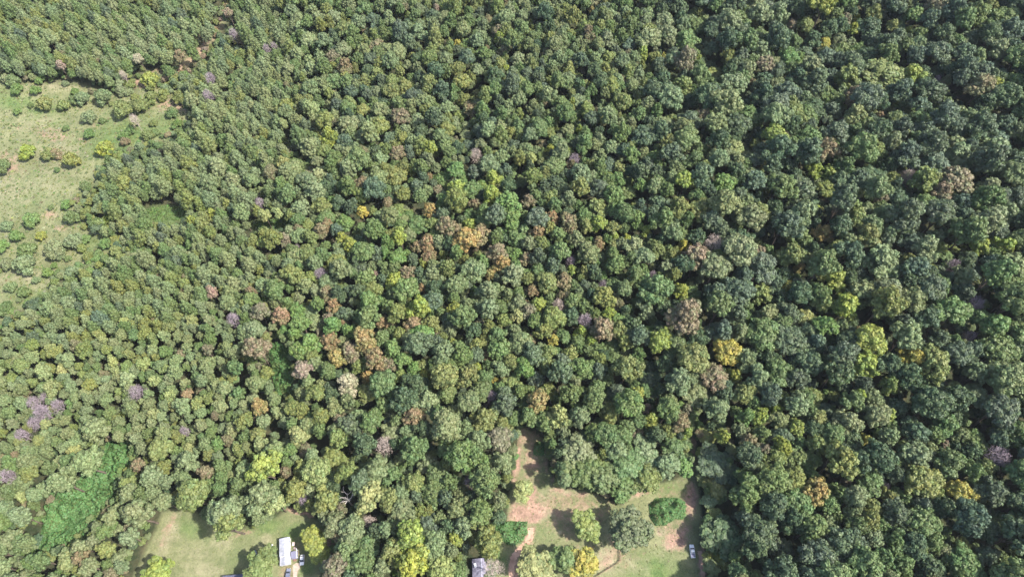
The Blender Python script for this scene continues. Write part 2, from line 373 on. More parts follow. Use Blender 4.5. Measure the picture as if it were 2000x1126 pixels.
_ico = None
def ico():
    global _ico
    if _ico is None:
        import bmesh
        b = bmesh.new(); bmesh.ops.create_icosphere(b, subdivisions=1, radius=1)
        _ico = (np.array([v.co[:] for v in b.verts]), np.array([[v.index for v in f.verts] for f in b.faces])); b.free()
    return _ico

def quads(C, Nn, w, h, jit):
    """one leaf spray per centre: quad facing roughly Nn"""
    n = len(C); Nn = Nn + rng.standard_normal((n, 3)) * jit; Nn /= np.linalg.norm(Nn, axis=1)[:, None]
    A = np.cross(Nn, sphere_dirs(n)); A /= np.linalg.norm(A, axis=1)[:, None] + 1e-9; B = np.cross(Nn, A)
    w = np.asarray(w).reshape(-1, 1) * np.ones((n, 1)); h = np.asarray(h).reshape(-1, 1) * np.ones((n, 1))
    V = np.stack([C - A * w - B * h * .6, C + A * w * .7 - B * h, C + A * w + B * h * .7, C - A * w * .6 + B * h], 1).reshape(-1, 3)
    F = np.arange(4 * n).reshape(n, 4); return V, F

def crown_mesh(name, puffs, dens, leaf, jit=.6, flat=1.0, mat=None, lo=.86, hi=1.12, needle=False, core=.80):
    """puffs: list of (centre, radius, outward)"""
    Vs, F4, F3, At = [], [], [], []; n0 = 0
    iv, ifc = ico()
    for c, r, o in puffs:
        c = np.array(c); o = np.array(o)
        k = int(dens * (r / .3) ** 2)
        d = sphere_dirs(k * 2); d = d[(d @ o) > -.35][:k]
        rad = r * (lo + (hi - lo) * rng.random(len(d)))[:, None]
        C = c + d * rad * np.array([1, 1, flat])
        s = leaf * (.65 + .7 * rng.random(len(d)))
        if needle: V, F = quads(C, d, s * .45, s * 1.5, jit)
        else: V, F = quads(C, d, s, s, jit)
        base = rng.random(); hue = rng.random()
        a = np.clip(.5 + (base - .5) * .45 + (rng.random(len(d)) - .5) * .42, 0, 1); h = np.clip(.5 + (hue - .5) * .6 + (rng.random(len(d)) - .5) * .5, 0, 1)
        Vs.append(V); F4.append(F + n0); n0 += len(V); At.append(np.repeat(np.stack([a, h, a * 0 + random.random(), a * 0 + 1], 1), 4, 0))
        cv = iv * (1 + .12 * rng.standard_normal((len(iv), 1))) * r * core * np.array([1, 1, flat]) + c
        Vs.append(cv); F3.append(ifc + n0); n0 += len(cv)
        At.append(np.repeat([[.4 + (base - .5) * .4, .5, 0, 1]], len(cv), 0))
    return (np.concatenate(Vs), [np.concatenate(F3), np.concatenate(F4)], np.concatenate(At))

def trunk_geo(h0, crown_z, limbs=6, spread=.6, r=.075):
    mb = MB(); z = 0; p = Vector((0, 0, -.15)); lean = Vector((random.uniform(-.06, .06), random.uniform(-.06, .06), 0))
    knots = [p] + [Vector((lean.x * k + random.uniform(-.02, .02), lean.y * k + random.uniform(-.02, .02), h0 * k / 4)) for k in range(1, 5)]
    for i in range(4): mb.tube(knots[i], knots[i + 1], r * (1 - .16 * i), r * (1 - .16 * (i + 1)), 6)
    for i in range(limbs):
        a = 2 * math.pi * (i + random.random() * .6) / limbs; b = knots[2].lerp(knots[4], random.random())
        e = Vector((math.cos(a) * spread * random.uniform(.6, 1), math.sin(a) * spread * random.uniform(.6, 1), crown_z + random.uniform(-.3, .4)))
        mid = b.lerp(e, .5) + Vector((0, 0, .08))
        mb.tube(b, mid, r * .45, r * .3, 5); mb.tube(mid, e, r * .3, r * .1, 4)
    tri = [f for f in mb.Fn if len(f) == 3]
    return mb

def to_mesh(name, geo, mat):
    V, F, A = geo
    return mesh_np(name, V, F, [mat], attrs={'leaf': ('FLOAT_COLOR', 'POINT', A.astype(np.float32))})

def broadleaf_puffs(seed, subs=6, zc=3.05, tall=.95, pr=(.13, .23), per=12):
    """a crown of several limb domes, each dome a heap of leaf clumps"""
    r = random.Random(seed); P = []
    ax = r.uniform(.80, 1.12); ay = r.uniform(.80, 1.12); a0 = r.random() * 6.28
    doms = [((r.uniform(-.18, .18), r.uniform(-.18, .18), .38 * tall), r.uniform(.48, .62))]
    for i in range(subs):
        a = a0 + 6.283 * i / subs + r.uniform(-.3, .3); q = r.uniform(.36, .66)
        doms.append(((q * math.cos(a) * ax, q * math.sin(a) * ay, r.uniform(-.40, .30) * tall), r.uniform(.32, .50)))
    for (dx, dy, dz), dr in doms:
        n = int(per * (dr / .42) ** 2)
        for i in range(n):
            u = 1 - 1.45 * (i + .5) / n; a = i * 2.39996 + r.uniform(-.5, .5); rr = math.sqrt(max(0, 1 - u * u)); k = dr * r.uniform(.68, .92)
            x, y, z = dx + rr * math.cos(a) * k, dy + rr * math.sin(a) * k, dz + u * k * tall * .95
            if r.random() < .07: continue
            o = Vector((rr * math.cos(a), rr * math.sin(a), u + .3)).normalized()
            P.append(((x, y, z + zc), r.uniform(*pr), tuple(o)))
        P.append(((dx, dy, dz + zc), dr * .8, (0, 0, 1)))
    return P

def pine_puffs(seed, zt=4.6, z0=2.0):
    r = random.Random(seed); P = []; W = 9
    for k in range(W):
        t = k / (W - 1); z = z0 + (zt - z0 - .15) * t
        R = (1 - t ** 2.3) * .86 * (1 if t > .12 else .85)
        n = max(1, int(7.5 * R + 1.2)); ph = r.random() * 6.28
        for i in range(n):
            a = ph + 6.283 * i / n + r.uniform(-.3, .3); q = R * r.uniform(.72, 1.08)
            P.append(((q * math.cos(a), q * math.sin(a), z + r.uniform(-.12, .12)), r.uniform(.16, .27) * (1.1 - .2 * t), tuple(Vector((math.cos(a) * R, math.sin(a) * R, .7)).normalized())))
        if R > .5: P.append(((r.uniform(-.1, .1), r.uniform(-.1, .1), z), R * .62, (0, 0, 1)))
        elif R > .2: P.append(((0, 0, z), R * .7, (0, 0, 1)))
    P.append(((0, 0, zt - .08), .14, (0, 0, 1)))
    return P

def bare_geo(seed, depth=4, H=3.6, r0=.06, twig=1.0, fan=3):
    r = random.Random(seed); mb = MB()
    def br(p, d, L, rad, k):
        q = p + d * L; mb.tube(p, q, rad, rad * .62, 5 if k < 2 else 3)
        if k >= depth: return
        for i in range(fan + (1 if k == 0 else 0)):
            a = d.orthogonal().normalized(); a.rotate(Matrix.Rotation(6.283 * (i + r.random() * .7) / fan, 3, d))
            nd = (d * r.uniform(.6, 1.0) + a * r.uniform(.5, .95) + Vector((0, 0, .12))).normalized()
            br(p.lerp(q, r.uniform(.55, 1)), nd, L * r.uniform(.58, .82), rad * .58, k + 1)
    mb.tube((0, 0, -.1), (0, 0, H * .5), r0, r0 * .8, 7)
    for i in range(4):
        a = 6.283 * (i + r.random() * .5) / 4
        br(Vector((0, 0, H * (.42 + .08 * i / 4))), Vector((math.cos(a) * .7, math.sin(a) * .7, .8)).normalized(), H * .19, r0 * .7, 1)
    br(Vector((0, 0, H * .5)), Vector((0, 0, 1)), H * .18, r0 * .7, 1)
    return mb

NB, NP = 14, 8
shapes = {'broad': [], 'pine': [], 'shrub': [], 'twiggy': [], 'snag': []}
for i in range(NB):
    geo = crown_mesh('crown', broadleaf_puffs(100 + i, [6, 5, 7, 4, 6, 8, 5][i % 7], 3.05, [.95, 1.15, .85, 1.05, 1.3, .9, 1.0][i % 7], [(.13, .22), (.11, .19), (.15, .26), (.12, .24), (.10, .18), (.14, .24), (.12, .20)][i % 7], [11, 14, 9, 12, 16, 10, 13][i % 7]), 104, .046, .36)
    shapes['broad'].append((to_mesh('broad_crown', geo, M['leaf']), trunk_geo(2.5, 2.9).mesh('broad_trunk', M['bark']), geo))
for i in range(NP):
    geo = crown_mesh('crown', pine_puffs(300 + i, 4.4 + .35 * (i % 3), 2.35), 84, .050, .45, needle=True, lo=.8, hi=1.3, core=.72)
    shapes['pine'].append((to_mesh('pine_crown', geo, M['needle']), trunk_geo(4.0, 3.0, 8, .4, .06).mesh('pine_trunk', M['bark']), geo))
for i in range(4):
    geo = crown_mesh('crown', broadleaf_puffs(500 + i, 5, .85, .75, (.16, .27), 10), 70, .065, .7)
    shapes['shrub'].append((to_mesh('shrub_crown', geo, M['leaf']), trunk_geo(.6, .8, 5, .4, .06).mesh('shrub_stem', M['bark']), geo))
for i in range(4):
    shapes['twiggy'].append(bare_geo(700 + i, 5, 3.6, .05, fan=3))
for i in range(3):
    shapes['snag'].append(bare_geo(800 + i, 3, 3.8, .075, fan=2))
twig_fuzz = []
for i in range(4):
    r_ = random.Random(900 + i); pf = []
    for k in range(26):
        a = k * 2.4; u = 1 - 1.3 * (k + .5) / 26; q = math.sqrt(max(0, 1 - u * u))
        pf.append(((q * math.cos(a) * .66, q * math.sin(a) * .66, 2.75 + u * .62), r_.uniform(.2, .36), (q * math.cos(a), q * math.sin(a), u)))
    V_, F_, A_ = [], [], []
    for c_, rr_, o_ in pf:
        d_ = sphere_dirs(24); C_ = np.array(c_) + d_ * rr_ * rng.uniform(.3, 1.2, (24, 1))
        V1, F1 = quads(C_, np.cross(d_, sphere_dirs(24)), .010, .13, .25); F_.append(F1 + sum(len(v) for v in V_)); V_.append(V1)
    twig_fuzz.append((np.concatenate(V_), np.concatenate(F_)))
fuzz_me = {}
def fuzz_mesh(i, mat):
    if (i, mat) not in fuzz_me: fuzz_me[(i, mat)] = mesh_np('twigs', twig_fuzz[i][0], [twig_fuzz[i][1]], [M[mat]])
    return fuzz_me[(i, mat)]
twig_me = {}
def twig_mesh(kind, i, mat):
    k = (kind, i, mat)
    if k not in twig_me: twig_me[k] = shapes[kind][i].mesh('branches', M[mat])
    return twig_me[k]

# ------------------------------------------------------------------ colours
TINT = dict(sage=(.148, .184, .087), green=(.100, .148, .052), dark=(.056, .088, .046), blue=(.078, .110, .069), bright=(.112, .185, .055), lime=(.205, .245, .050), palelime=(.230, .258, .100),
            yellow=(.295, .270, .058), gold=(.255, .200, .075), rust=(.215, .160, .088), brown=(.170, .145, .086), pale=(.28, .275, .19), olive=(.152, .178, .056), pinkish=(.245, .185, .140), dark2=(.092, .105, .055), olive2=(.150, .195, .055), soft=(.176, .212, .100))  # soft: sage lightened to paint the sunlit left stands
WORD = dict(sage='grey green', soft='pale grey green', green='mid green', dark='dark green', blue='bluish green', bright='bright green', lime='lime green', palelime='pale lime', yellow='yellow leaved', gold='golden leaved',
            rust='rust coloured', brown='brownish', pale='pale cream', olive='olive green', dark2='dark olive', olive2='light olive', pinkish='pinkish brown')
def vary(c, s=.12):
    t = np.array(TINT[c]); b = 1 + random.uniform(-s, s); return tuple((t * b * np.array([1 + random.uniform(-.10, .10), 1, 1 + random.uniform(-.12, .12)])).tolist())

# ------------------------------------------------------------------ trees placed one by one from the photo: (px, py, radius px, colour)
HAND = """518 914 32 lime|621 921 25 palelime|586 851 18 palelime|509 795 18 gold|506 847 16 olive|378 966 30 olive|440 1000 32 sage|448 1025 30 olive|324 980 18 sage|512 972 34 sage|540 985 20 palelime
307 1116 28 lime|513 1098 32 olive|612 1052 24 lime|624 1080 22 lime|655 1108 28 brown|126 942 26 sage|170 903 30 sage|48 970 14 palelime|190 838 28 sage|270 1003 30 sage|315 878 22 olive|424 865 16 bright
367 770 14 rust|679 752 24 pale|665 820 15 brown|723 974 28 palelime|806 814 21 rust|729 823 24 green|1049 785 24 gold|1091 816 24 palelime|933 861 24 sage|870 879 21 green|895 994 22 sage|940 1001 28 green
856 1012 16 sage|804 1050 34 lime|807 1100 36 lime|770 1080 30 olive|888 1054 19 lime|689 1033 26 sage|737 921 24 sage|975 903 24 sage|807 942 22 olive|1021 956 21 palelime|1147 1026 27 olive2|1231 1033 38 dark2|1049 1106 34 palelime
1101 1089 28 green|1138 1100 30 yellow|955 1061 27 olive|1189 809 20 olive|1270 823 18 lime|1262 797 10 pinkish|1325 820 22 brown|1338 845 14 lime|1133 879 30 sage|1157 914 28 green|1224 907 28 green|1262 882 26 sage
1315 879 24 green|1110 875 20 blue|1185 850 24 green|1240 858 20 brown|1300 910 26 sage|1265 930 28 olive|1220 945 26 green|1180 930 28 green|1140 930 24 green|1120 905 22 sage|1335 912 18 bright|1210 965 18 bright|860 1108 28 palelime
1394 798 26 sage|1450 770 22 olive|1482 812 20 lime|1454 816 20 bright|1409 852 16 lime|1553 837 20 lime|1517 820 20 sage|1594 868 24 olive|1405 910 38 dark|1503 942 36 green|1552 935 24 olive|1592 958 28 gold|1398 1008 18 olive
1412 1047 44 dark|1405 1090 13 lime|1870 963 26 yellow|1839 868 12 pinkish|1755 868 16 palelime|1653 943 13 brown|1458 862 18 brown|1488 880 18 brown|1502 862 15 brown|1689 858 14 yellow|1604 457 20 gold|1559 527 12 gold
1536 562 16 yellow|1629 548 24 lime|1650 597 28 lime|1608 639 26 bright|1490 655 34 green|1496 622 24 sage|1440 572 32 blue|1422 692 28 yellow|1432 735 18 lime|1692 464 28 olive|1723 516 38 sage|1702 448 26 sage|1786 590 32 sage
1880 662 9 pinkish|1674 650 10 rust|1776 700 28 yellow|1688 712 30 lime|1856 611 34 green|1937 635 32 green|1912 482 20 lime|1958 482 22 lime|1412 360 20 bright|1433 294 18 palelime|1335 357 22 lime|1863 357 38 brown|1835 380 24 brown
1610 88 13 yellow|1664 63 15 lime|1672 40 12 lime|1772 66 10 yellow|1331 175 20 olive|1538 115 20 bright|1560 120 14 bright|1464 171 14 brown|1720 154 38 olive|1590 335 20 lime|1620 345 18 lime|1716 231 12 rust|1916 280 10 yellow
993 400 25 bright|998 430 20 bright|1031 397 16 rust|930 401 14 rust|839 415 16 gold|708 415 14 yellow|668 467 13 lime|877 450 24 brown|912 471 28 gold|940 464 20 rust|968 496 21 rust|835 478 18 rust|815 485 14 rust|1028 510 16 rust
979 520 20 gold|958 537 14 gold|839 503 15 rust|800 537 18 brown|828 564 12 rust|776 508 18 bright|828 520 12 lime|1101 551 19 rust|1070 555 20 olive|1042 569 15 rust|1077 429 17 rust|1112 440 20 brown|1049 460 18 rust|1168 481 15 rust
1168 440 18 lime|1196 384 22 bright|1206 352 15 bright|1242 432 18 bright|1198 467 12 lime|1115 530 12 lime|1140 534 15 olive|1175 642 25 rust|751 630 16 rust|716 668 25 gold|689 692 20 brown|734 705 24 rust|718 737 15 gold
657 700 21 gold|647 672 20 rust|762 716 18 brown|767 684 20 bright|807 723 16 bright|828 733 14 lime|685 650 15 bright|930 720 14 lime|944 737 18 green|981 744 8 gold|967 744 8 yellow|1010 621 16 palelime|1052 597 18 lime
1080 667 13 yellow|1133 650 15 lime|1154 667 14 lime|926 572 10 bright|884 670 10 lime|1336 481 14 yellow|1280 490 18 olive|1325 569 18 lime|1259 453 14 lime|549 618 19 rust|507 611 19 brown|581 607 16 bright|588 632 18 bright
577 652 16 bright|609 672 21 bright|588 686 18 bright|560 646 12 bright|595 719 21 pinkish|653 600 16 rust|640 576 16 brown|493 569 10 rust|672 632 10 rust|416 572 13 pinkish|504 684 26 brown|679 646 14 bright|518 422 14 palelime
376 434 11 lime|416 418 10 lime|472 418 18 sage|895 88 9 yellow|1154 21 8 gold|965 350 18 lime|925 340 16 blue|892 336 18 bright|804 336 10 lime|1073 294 10 lime|1038 311 13 palelime|1040 345 18 olive|1297 115 9 yellow|768 245 9 rust|853 21 9 pinkish
120 130 10 pinkish|272 118 10 pale|352 112 12 rust|448 30 11 pinkish|470 80 8 rust|560 170 8 brown|735 540 9 pinkish|1300 1000 0 x"""
BARE = """672 968 22 snag|1395 474 19 twiggy|750 868 18 pale|266 764 15 twig|66 785 14 twig|90 775 10 twig|82 803 17 twig|68 825 14 twig|112 790 12 twig|42 848 13 twig|14 928 16 twig|360 841 10 twig|1951 890 22 twig|1863 516 12 twig
1905 593 18 twig|1895 656 12 twig|1776 342 16 pale|1115 509 10 twig|1178 555 10 twig|1275 537 9 twig|1091 596 14 pale|1142 625 16 twig|455 622 13 twig|626 534 14 twig|581 483 6 twig|507 394 9 twig|410 152 11 twig|405 185 10 twig|455 65 9 twig|930 301 12 pale
1122 311 12 twig|960 772 13 twig|592 972 12 twig|918 940 14 twig|962 1108 20 pale|720 1018 14 pale|960 1058 13 snag|1640 238 8 twig|1700 700 9 twig|1730 950 9 twig|1830 155 8 twig|520 95 8 twig|535 90 7 twig|948 790 7 snag|262 232 9 pale|240 145 7 pale|660 1104 12 pale|1108 568 10 snag|900 822 9 snag"""
SHRUBS = """88 203 16 olive|122 206 13 olive|161 192 15 sage|145 195 11 green|201 189 18 sage|238 215 20 olive|273 207 17 olive|294 157 18 lime|296 190 14 olive|320 185 13 olive|346 160 15 olive|173 228 14 sage|173 262 11 bright|54 297 17 lime|95 300 14 olive
110 299 12 brown|137 311 18 olive|205 290 17 lime|287 262 12 olive|336 221 11 green|25 158 15 sage|352 190 15 olive|2 325 16 green|60 429 16 bright|49 516 22 sage|108 485 20 sage|50 487 18 green|143 471 18 sage|140 424 15 green|170 416 14 olive|192 438 18 green
212 430 12 lime|228 471 14 olive|14 516 14 sage|140 530 14 sage|118 537 10 sage|175 515 9 bright|168 467 11 bright|10 604 16 green|66 597 16 dark|5 480 14 bright|30 460 14 bright|80 460 10 lime|12 440 12 sage|130 250 7 green|35 217 8 bright|60 205 6 green|20 560 12 sage|45 570 14 green
262 240 9 olive|285 205 9 green|255 255 10 bright|240 265 9 bright|300 240 8 olive|130 400 8 green|100 405 6 green|190 340 8 olive"""
def parse(s):
    r = []
    for t in s.replace('\n', '|').split('|'):
        a = t.split()
        if len(a) == 4 and a[3] != 'x': r.append((float(a[0]), float(a[1]), float(a[2]), a[3]))
    return r

trees = []          # dict(kind, x, y, R, H, tint name, hand, px, py)
def add_tree(kind, x, y, R, H, c, hand=False, mat=None):
    px, py, Z = project(x, y, float(terrain(x, y)) + H * .72)
    trees.append(dict(kind=kind, x=x, y=y, R=R, H=H, c=c, hand=hand, px=float(px), py=float(py), s=FPX / float(Z), mat=mat))

for px, py, r, c in parse(HAND):
    R = r / scale_at(px, py, 14); H = min(26, max(9, 3.1 * R + 6))
    if (1000 < px < 1260 and py > 940) or (290 < px < 640 and py > 1040): H = 1.5 * R + 4
    elif 1340 < px < 1450 and py > 900: H = .95 * R + 3
    elif 1050 < px < 1345 and py > 850: H = 1.9 * R + 4
    x, y, _ = at(px, py, H * .70)
    add_tree('broad', x, y, R * (1.2 if H < 2.2 * R + 3 else 1.06), H, c, True)
for px, py, r, c in parse(BARE):
    R = r / scale_at(px, py, 14); H = min(24, max(12, 2.6 * R + 9)); x, y, _ = at(px, py, H * .78)
    add_tree('snag' if c == 'snag' else 'twiggy', x, y, R, H, 'bare', True, {'snag': 'snag', 'twiggy': 'twig_pale', 'pale': 'twig_pale', 'twig': 'twig'}[c])
for px, py, r, c in parse(SHRUBS):
    R = r / scale_at(px, py, 2); H = R * 1.9; x, y, _ = at(px, py, H * .5)
    add_tree('shrub', x, y, R, H, c, True)

for _ in range(900):
    px, py = random.uniform(-60, 380), random.uniform(130, 660)
    d = float(sdist(MEADOW, px, py))
    if not (-14 < d < 150): continue
    if random.random() > (.34 if d < 26 else (.16 if py > 400 else .05)): continue
    r = random.uniform(5, 13) if d < 30 else random.uniform(3.5, 10)
    R = r / scale_at(px, py, 2); H = R * random.uniform(1.5, 2.1); x, y, _ = at(px, py, H * .5)
    add_tree('shrub', x, y, R, H, random.choice(['sage', 'sage', 'green', 'olive', 'olive', 'bright', 'brown']), True)

for _ in range(46):
    t_ = random.random() * 5; pl = [(305, 152), (350, 146), (390, 112), (418, 70), (438, 22), (452, -8)]; k_ = int(t_); f_ = t_ - k_
    px = pl[k_][0] * (1 - f_) + pl[k_ + 1][0] * f_ + random.uniform(-7, 7); py = pl[k_][1] * (1 - f_) + pl[k_ + 1][1] * f_ + random.uniform(-7, 7)
    r = random.uniform(4, 8); R = r / scale_at(px, py, 2); H = R * 1.7; x, y, _ = at(px, py, H * .5)
    add_tree('shrub', x, y, R, H, random.choice(['pinkish', 'brown', 'olive', 'sage', 'rust']), True)

# ------------------------------------------------------------------ forest fill
def region(px, py):  # stand colours, with sunlit paleness at left and shade at right painted in
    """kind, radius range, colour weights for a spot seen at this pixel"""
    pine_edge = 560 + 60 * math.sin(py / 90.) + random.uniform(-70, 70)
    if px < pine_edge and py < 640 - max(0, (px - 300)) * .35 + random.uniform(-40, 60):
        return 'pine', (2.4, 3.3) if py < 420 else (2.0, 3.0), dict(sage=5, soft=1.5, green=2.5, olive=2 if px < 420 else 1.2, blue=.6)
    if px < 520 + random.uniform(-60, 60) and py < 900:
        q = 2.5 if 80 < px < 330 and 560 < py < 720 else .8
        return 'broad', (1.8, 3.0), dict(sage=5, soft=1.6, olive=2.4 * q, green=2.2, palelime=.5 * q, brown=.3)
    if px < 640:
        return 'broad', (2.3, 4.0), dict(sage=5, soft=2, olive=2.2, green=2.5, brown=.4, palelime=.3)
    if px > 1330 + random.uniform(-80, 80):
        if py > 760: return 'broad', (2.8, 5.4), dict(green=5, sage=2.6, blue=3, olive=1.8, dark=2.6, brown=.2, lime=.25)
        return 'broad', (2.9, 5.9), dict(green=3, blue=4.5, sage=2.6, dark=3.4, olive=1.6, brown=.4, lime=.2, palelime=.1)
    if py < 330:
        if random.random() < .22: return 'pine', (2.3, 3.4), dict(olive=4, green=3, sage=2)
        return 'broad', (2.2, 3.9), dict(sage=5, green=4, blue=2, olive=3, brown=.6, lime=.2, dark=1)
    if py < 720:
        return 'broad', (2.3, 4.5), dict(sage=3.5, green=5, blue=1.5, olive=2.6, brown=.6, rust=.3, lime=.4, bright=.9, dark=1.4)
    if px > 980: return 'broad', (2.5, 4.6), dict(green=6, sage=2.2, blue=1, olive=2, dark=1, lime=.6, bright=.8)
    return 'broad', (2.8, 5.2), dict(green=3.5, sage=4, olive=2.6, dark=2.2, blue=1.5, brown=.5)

grid = {}
CELL = 7.0
def near_ok(x, y, R, f):
    gx, gy = int(x // CELL), int(y // CELL)
    for i in range(gx - 2, gx + 3):
        for j in range(gy - 2, gy + 3):
            for (a, b, r) in grid.get((i, j), ()):
                if (a - x) ** 2 + (b - y) ** 2 < ((R + r) * f) ** 2: return False
    return True
def put(x, y, R): grid.setdefault((int(x // CELL), int(y // CELL)), []).append((x, y, R))
for t in trees: put(t['x'], t['y'], t['R'])

NC = 210000
cx = rng.uniform(-500, 500, NC); cy = rng.uniform(-12, 560, NC)
gz = terrain(cx, cy); ppx, ppy, ZZ = project(cx, cy, gz + 12)
keep = (ppx > -330) & (ppx < 2330) & (ppy > -230) & (ppy < 1330)
cx, cy, gz, ppx, ppy = cx[keep], cy[keep], gz[keep], ppx[keep], ppy[keep]
def blocked(x, y, z, R, H, sel=None):
    """does the tree (arrays) cover any clearing in the view"""
    bad = np.zeros(len(x), bool)
    pts = [(0, 0, 0.0), (0, 0, 1.0)] + [(math.cos(a) * .78, math.sin(a) * .78, k) for a in np.arange(0, 6.28, .9) for k in (.62, .8)]
    for ax, ay, k in pts:
        u, v, _ = project(x + ax * R, y + ay * R, z + H * k)
        for poly in CLEARINGS + HOUSE_ZONES: bad |= inside(poly, u, v)
    return bad
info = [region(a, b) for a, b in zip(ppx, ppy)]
Rr = np.array([random.uniform(*i[1]) * (random.choices([1.0, 1.38, .76], [.58, .15, .27])[0] if a > 560 else random.choices([1.0, 1.25, .78], [.6, .08, .32])[0]) for i, a in zip(info, ppx)])
Hh = np.array([(3.6 if i[0] == 'pine' else 3.0) * r + (4 if i[0] == 'pine' else 6) for i, r in zip(info, Rr)]) * rng.uniform(.78, 1.2, len(Rr))
FOLDS = [[(700, 470), (740, 430), (840, 430)], [(840, 430), (870, 370), (930, 330)], [(1000, 340), (1020, 410)], [(1440, 280), (1480, 370), (1560, 400), (1640, 420)], [(1560, 240), (1660, 330), (1760, 440)],
         [(1750, 440), (1810, 520), (1900, 560)], [(1840, 220), (1930, 300), (2000, 330)], [(1345, 560), (1370, 700), (1350, 830)], [(1560, 760), (1640, 830)], [(1790, 700), (1900, 900), (1960, 1126)], [(600, 590), (625, 680), (600, 700)],
         [(480, 760), (520, 800), (560, 850), (660, 900), (840, 920)], [(1190, 680), (1230, 720), (1320, 760)], [(940, 180), (900, 260), (920, 320)], [(1180, 330), (1220, 400), (1280, 420)], [(1690, 50), (1740, 170), (1760, 250)],
         [(1330, 40), (1380, 160), (1420, 240)], [(430, 40), (480, 120), (440, 210)], [(560, 290), (620, 360)], [(1480, 20), (1560, 120), (1600, 200)], [(250, 480), (330, 520)], [(700, 760), (760, 840), (860, 900)]]
fold = np.full(len(cx), 1e9)
fu, fv, _ = project(cx, cy, gz + 4)
for ln in FOLDS:
    for (x0, y0), (x1, y1) in zip(ln[:-1], ln[1:]):
        vx, vy = x1 - x0, y1 - y0; t_ = np.clip(((fu - x0) * vx + (fv - y0) * vy) / (vx * vx + vy * vy), 0, 1)
        fold = np.minimum(fold, np.hypot(fu - x0 - t_ * vx, fv - y0 - t_ * vy))
Hh = np.where(fold < 15, Hh * .55, Hh)
Hh = np.where((ppx > 1330) & (ppx < 1430) & (ppy > 800), Hh * .38, Hh)
bad = blocked(cx, cy, gz, Rr, Hh) | ((fold < 13) & (rng.random(len(cx)) < .55)); bad0 = blocked(cx, cy, gz, np.full(len(cx), 1.6), np.full(len(cx), 6.0))
order = np.argsort(-Rr * rng.uniform(.6, 1.4, len(Rr)))
hp = np.array([(t['px'], t['py'], t['R'] * t['s']) for t in trees])
cpx, cpy, cZ = project(cx, cy, gz + Hh * .72); cr = Rr * FPX / cZ
for a, b, r in hp: bad |= np.hypot(cpx - a, cpy - b) < .60 * (cr + r)
nfill = 0
for k in order:
    if bad[k]: continue
    kind, rr, cw = info[k]; R = Rr[k]
    if not near_ok(cx[k], cy[k], R, .66 if kind == 'pine' else .575): continue
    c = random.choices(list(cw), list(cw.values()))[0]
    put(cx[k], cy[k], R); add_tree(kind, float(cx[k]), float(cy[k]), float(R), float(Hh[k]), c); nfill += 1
# understorey filling the gaps: low and narrow
under = []
for k in rng.permutation(len(cx))[:95000]:
    if bad0[k]: continue
    R = random.uniform(1.5, 2.9)
    if not near_ok(cx[k], cy[k], R, .40): continue
    put(cx[k], cy[k], R * .9); under.append((float(cx[k]), float(cy[k]), R, random.uniform(5, 11), random.choices(['green', 'olive', 'dark', 'brown', 'sage', 'bright'], [4, 2.4, 3, .8, 2.4, .6])[0]))
# thickets along the edges of the openings
n_e = 0; egrid = {}
eu, ev, _ = project(cx, cy, gz); ed_ = np.full(len(cx), -1e9)
for p in (MEADOW_CORE, LAWN, CLEAR, KUDZU_CORE, KUDZU_SLIT): ed_ = np.maximum(ed_, sdist(p, eu, ev))
for k in rng.permutation(np.nonzero((ed_ > -26) & (ed_ < -1.5))[0]):
    key = (int(cx[k] / 1.9), int(cy[k] / 1.9))
    if key in egrid: continue
    egrid[key] = 1; R = random.uniform(1.1, 2.1); n_e += 1
    under.append((float(cx[k]), float(cy[k]), R, random.uniform(2.5, 5.5), random.choices(['green', 'olive', 'sage', 'bright', 'brown'], [4, 2, 2.5, 1.5, .4])[0]))
print('edge', n_e)
print('fill', nfill, 'under', len(under), 'hand', len(trees) - nfill)

# ------------------------------------------------------------------ who is an individual
def in_frame(t): return -15 < t['px'] < 2015 and -15 < t['py'] < 1145
GREEN = ('dark2', 'olive2', 'sage', 'soft', 'green', 'dark', 'blue', 'olive', 'bright')
def size(t): return t['R'] * t['s']
hand = [t for t in trees if t['hand']]
hand_green = [t for t in hand if t['kind'] == 'broad' and t['c'] in GREEN]
fillb = sorted([t for t in trees if not t['hand'] and t['kind'] == 'broad' and in_frame(t)], key=lambda t: -t['s'] * (1 + .1 * t['R']))
fillp = sorted([t for t in trees if not t['hand'] and t['kind'] == 'pine' and in_frame(t)], key=lambda t: -size(t))
fb_green = [t for t in fillb if t['c'] in GREEN][:max(0, 300 - len(hand_green))]
fb_other = [t for t in fillb if t['c'] not in GREEN][:110]
solo = hand + fb_green + fb_other + fillp[:300]
solo_ids = {id(t) for t in solo}
mass = [t for t in trees if id(t) not in solo_ids]

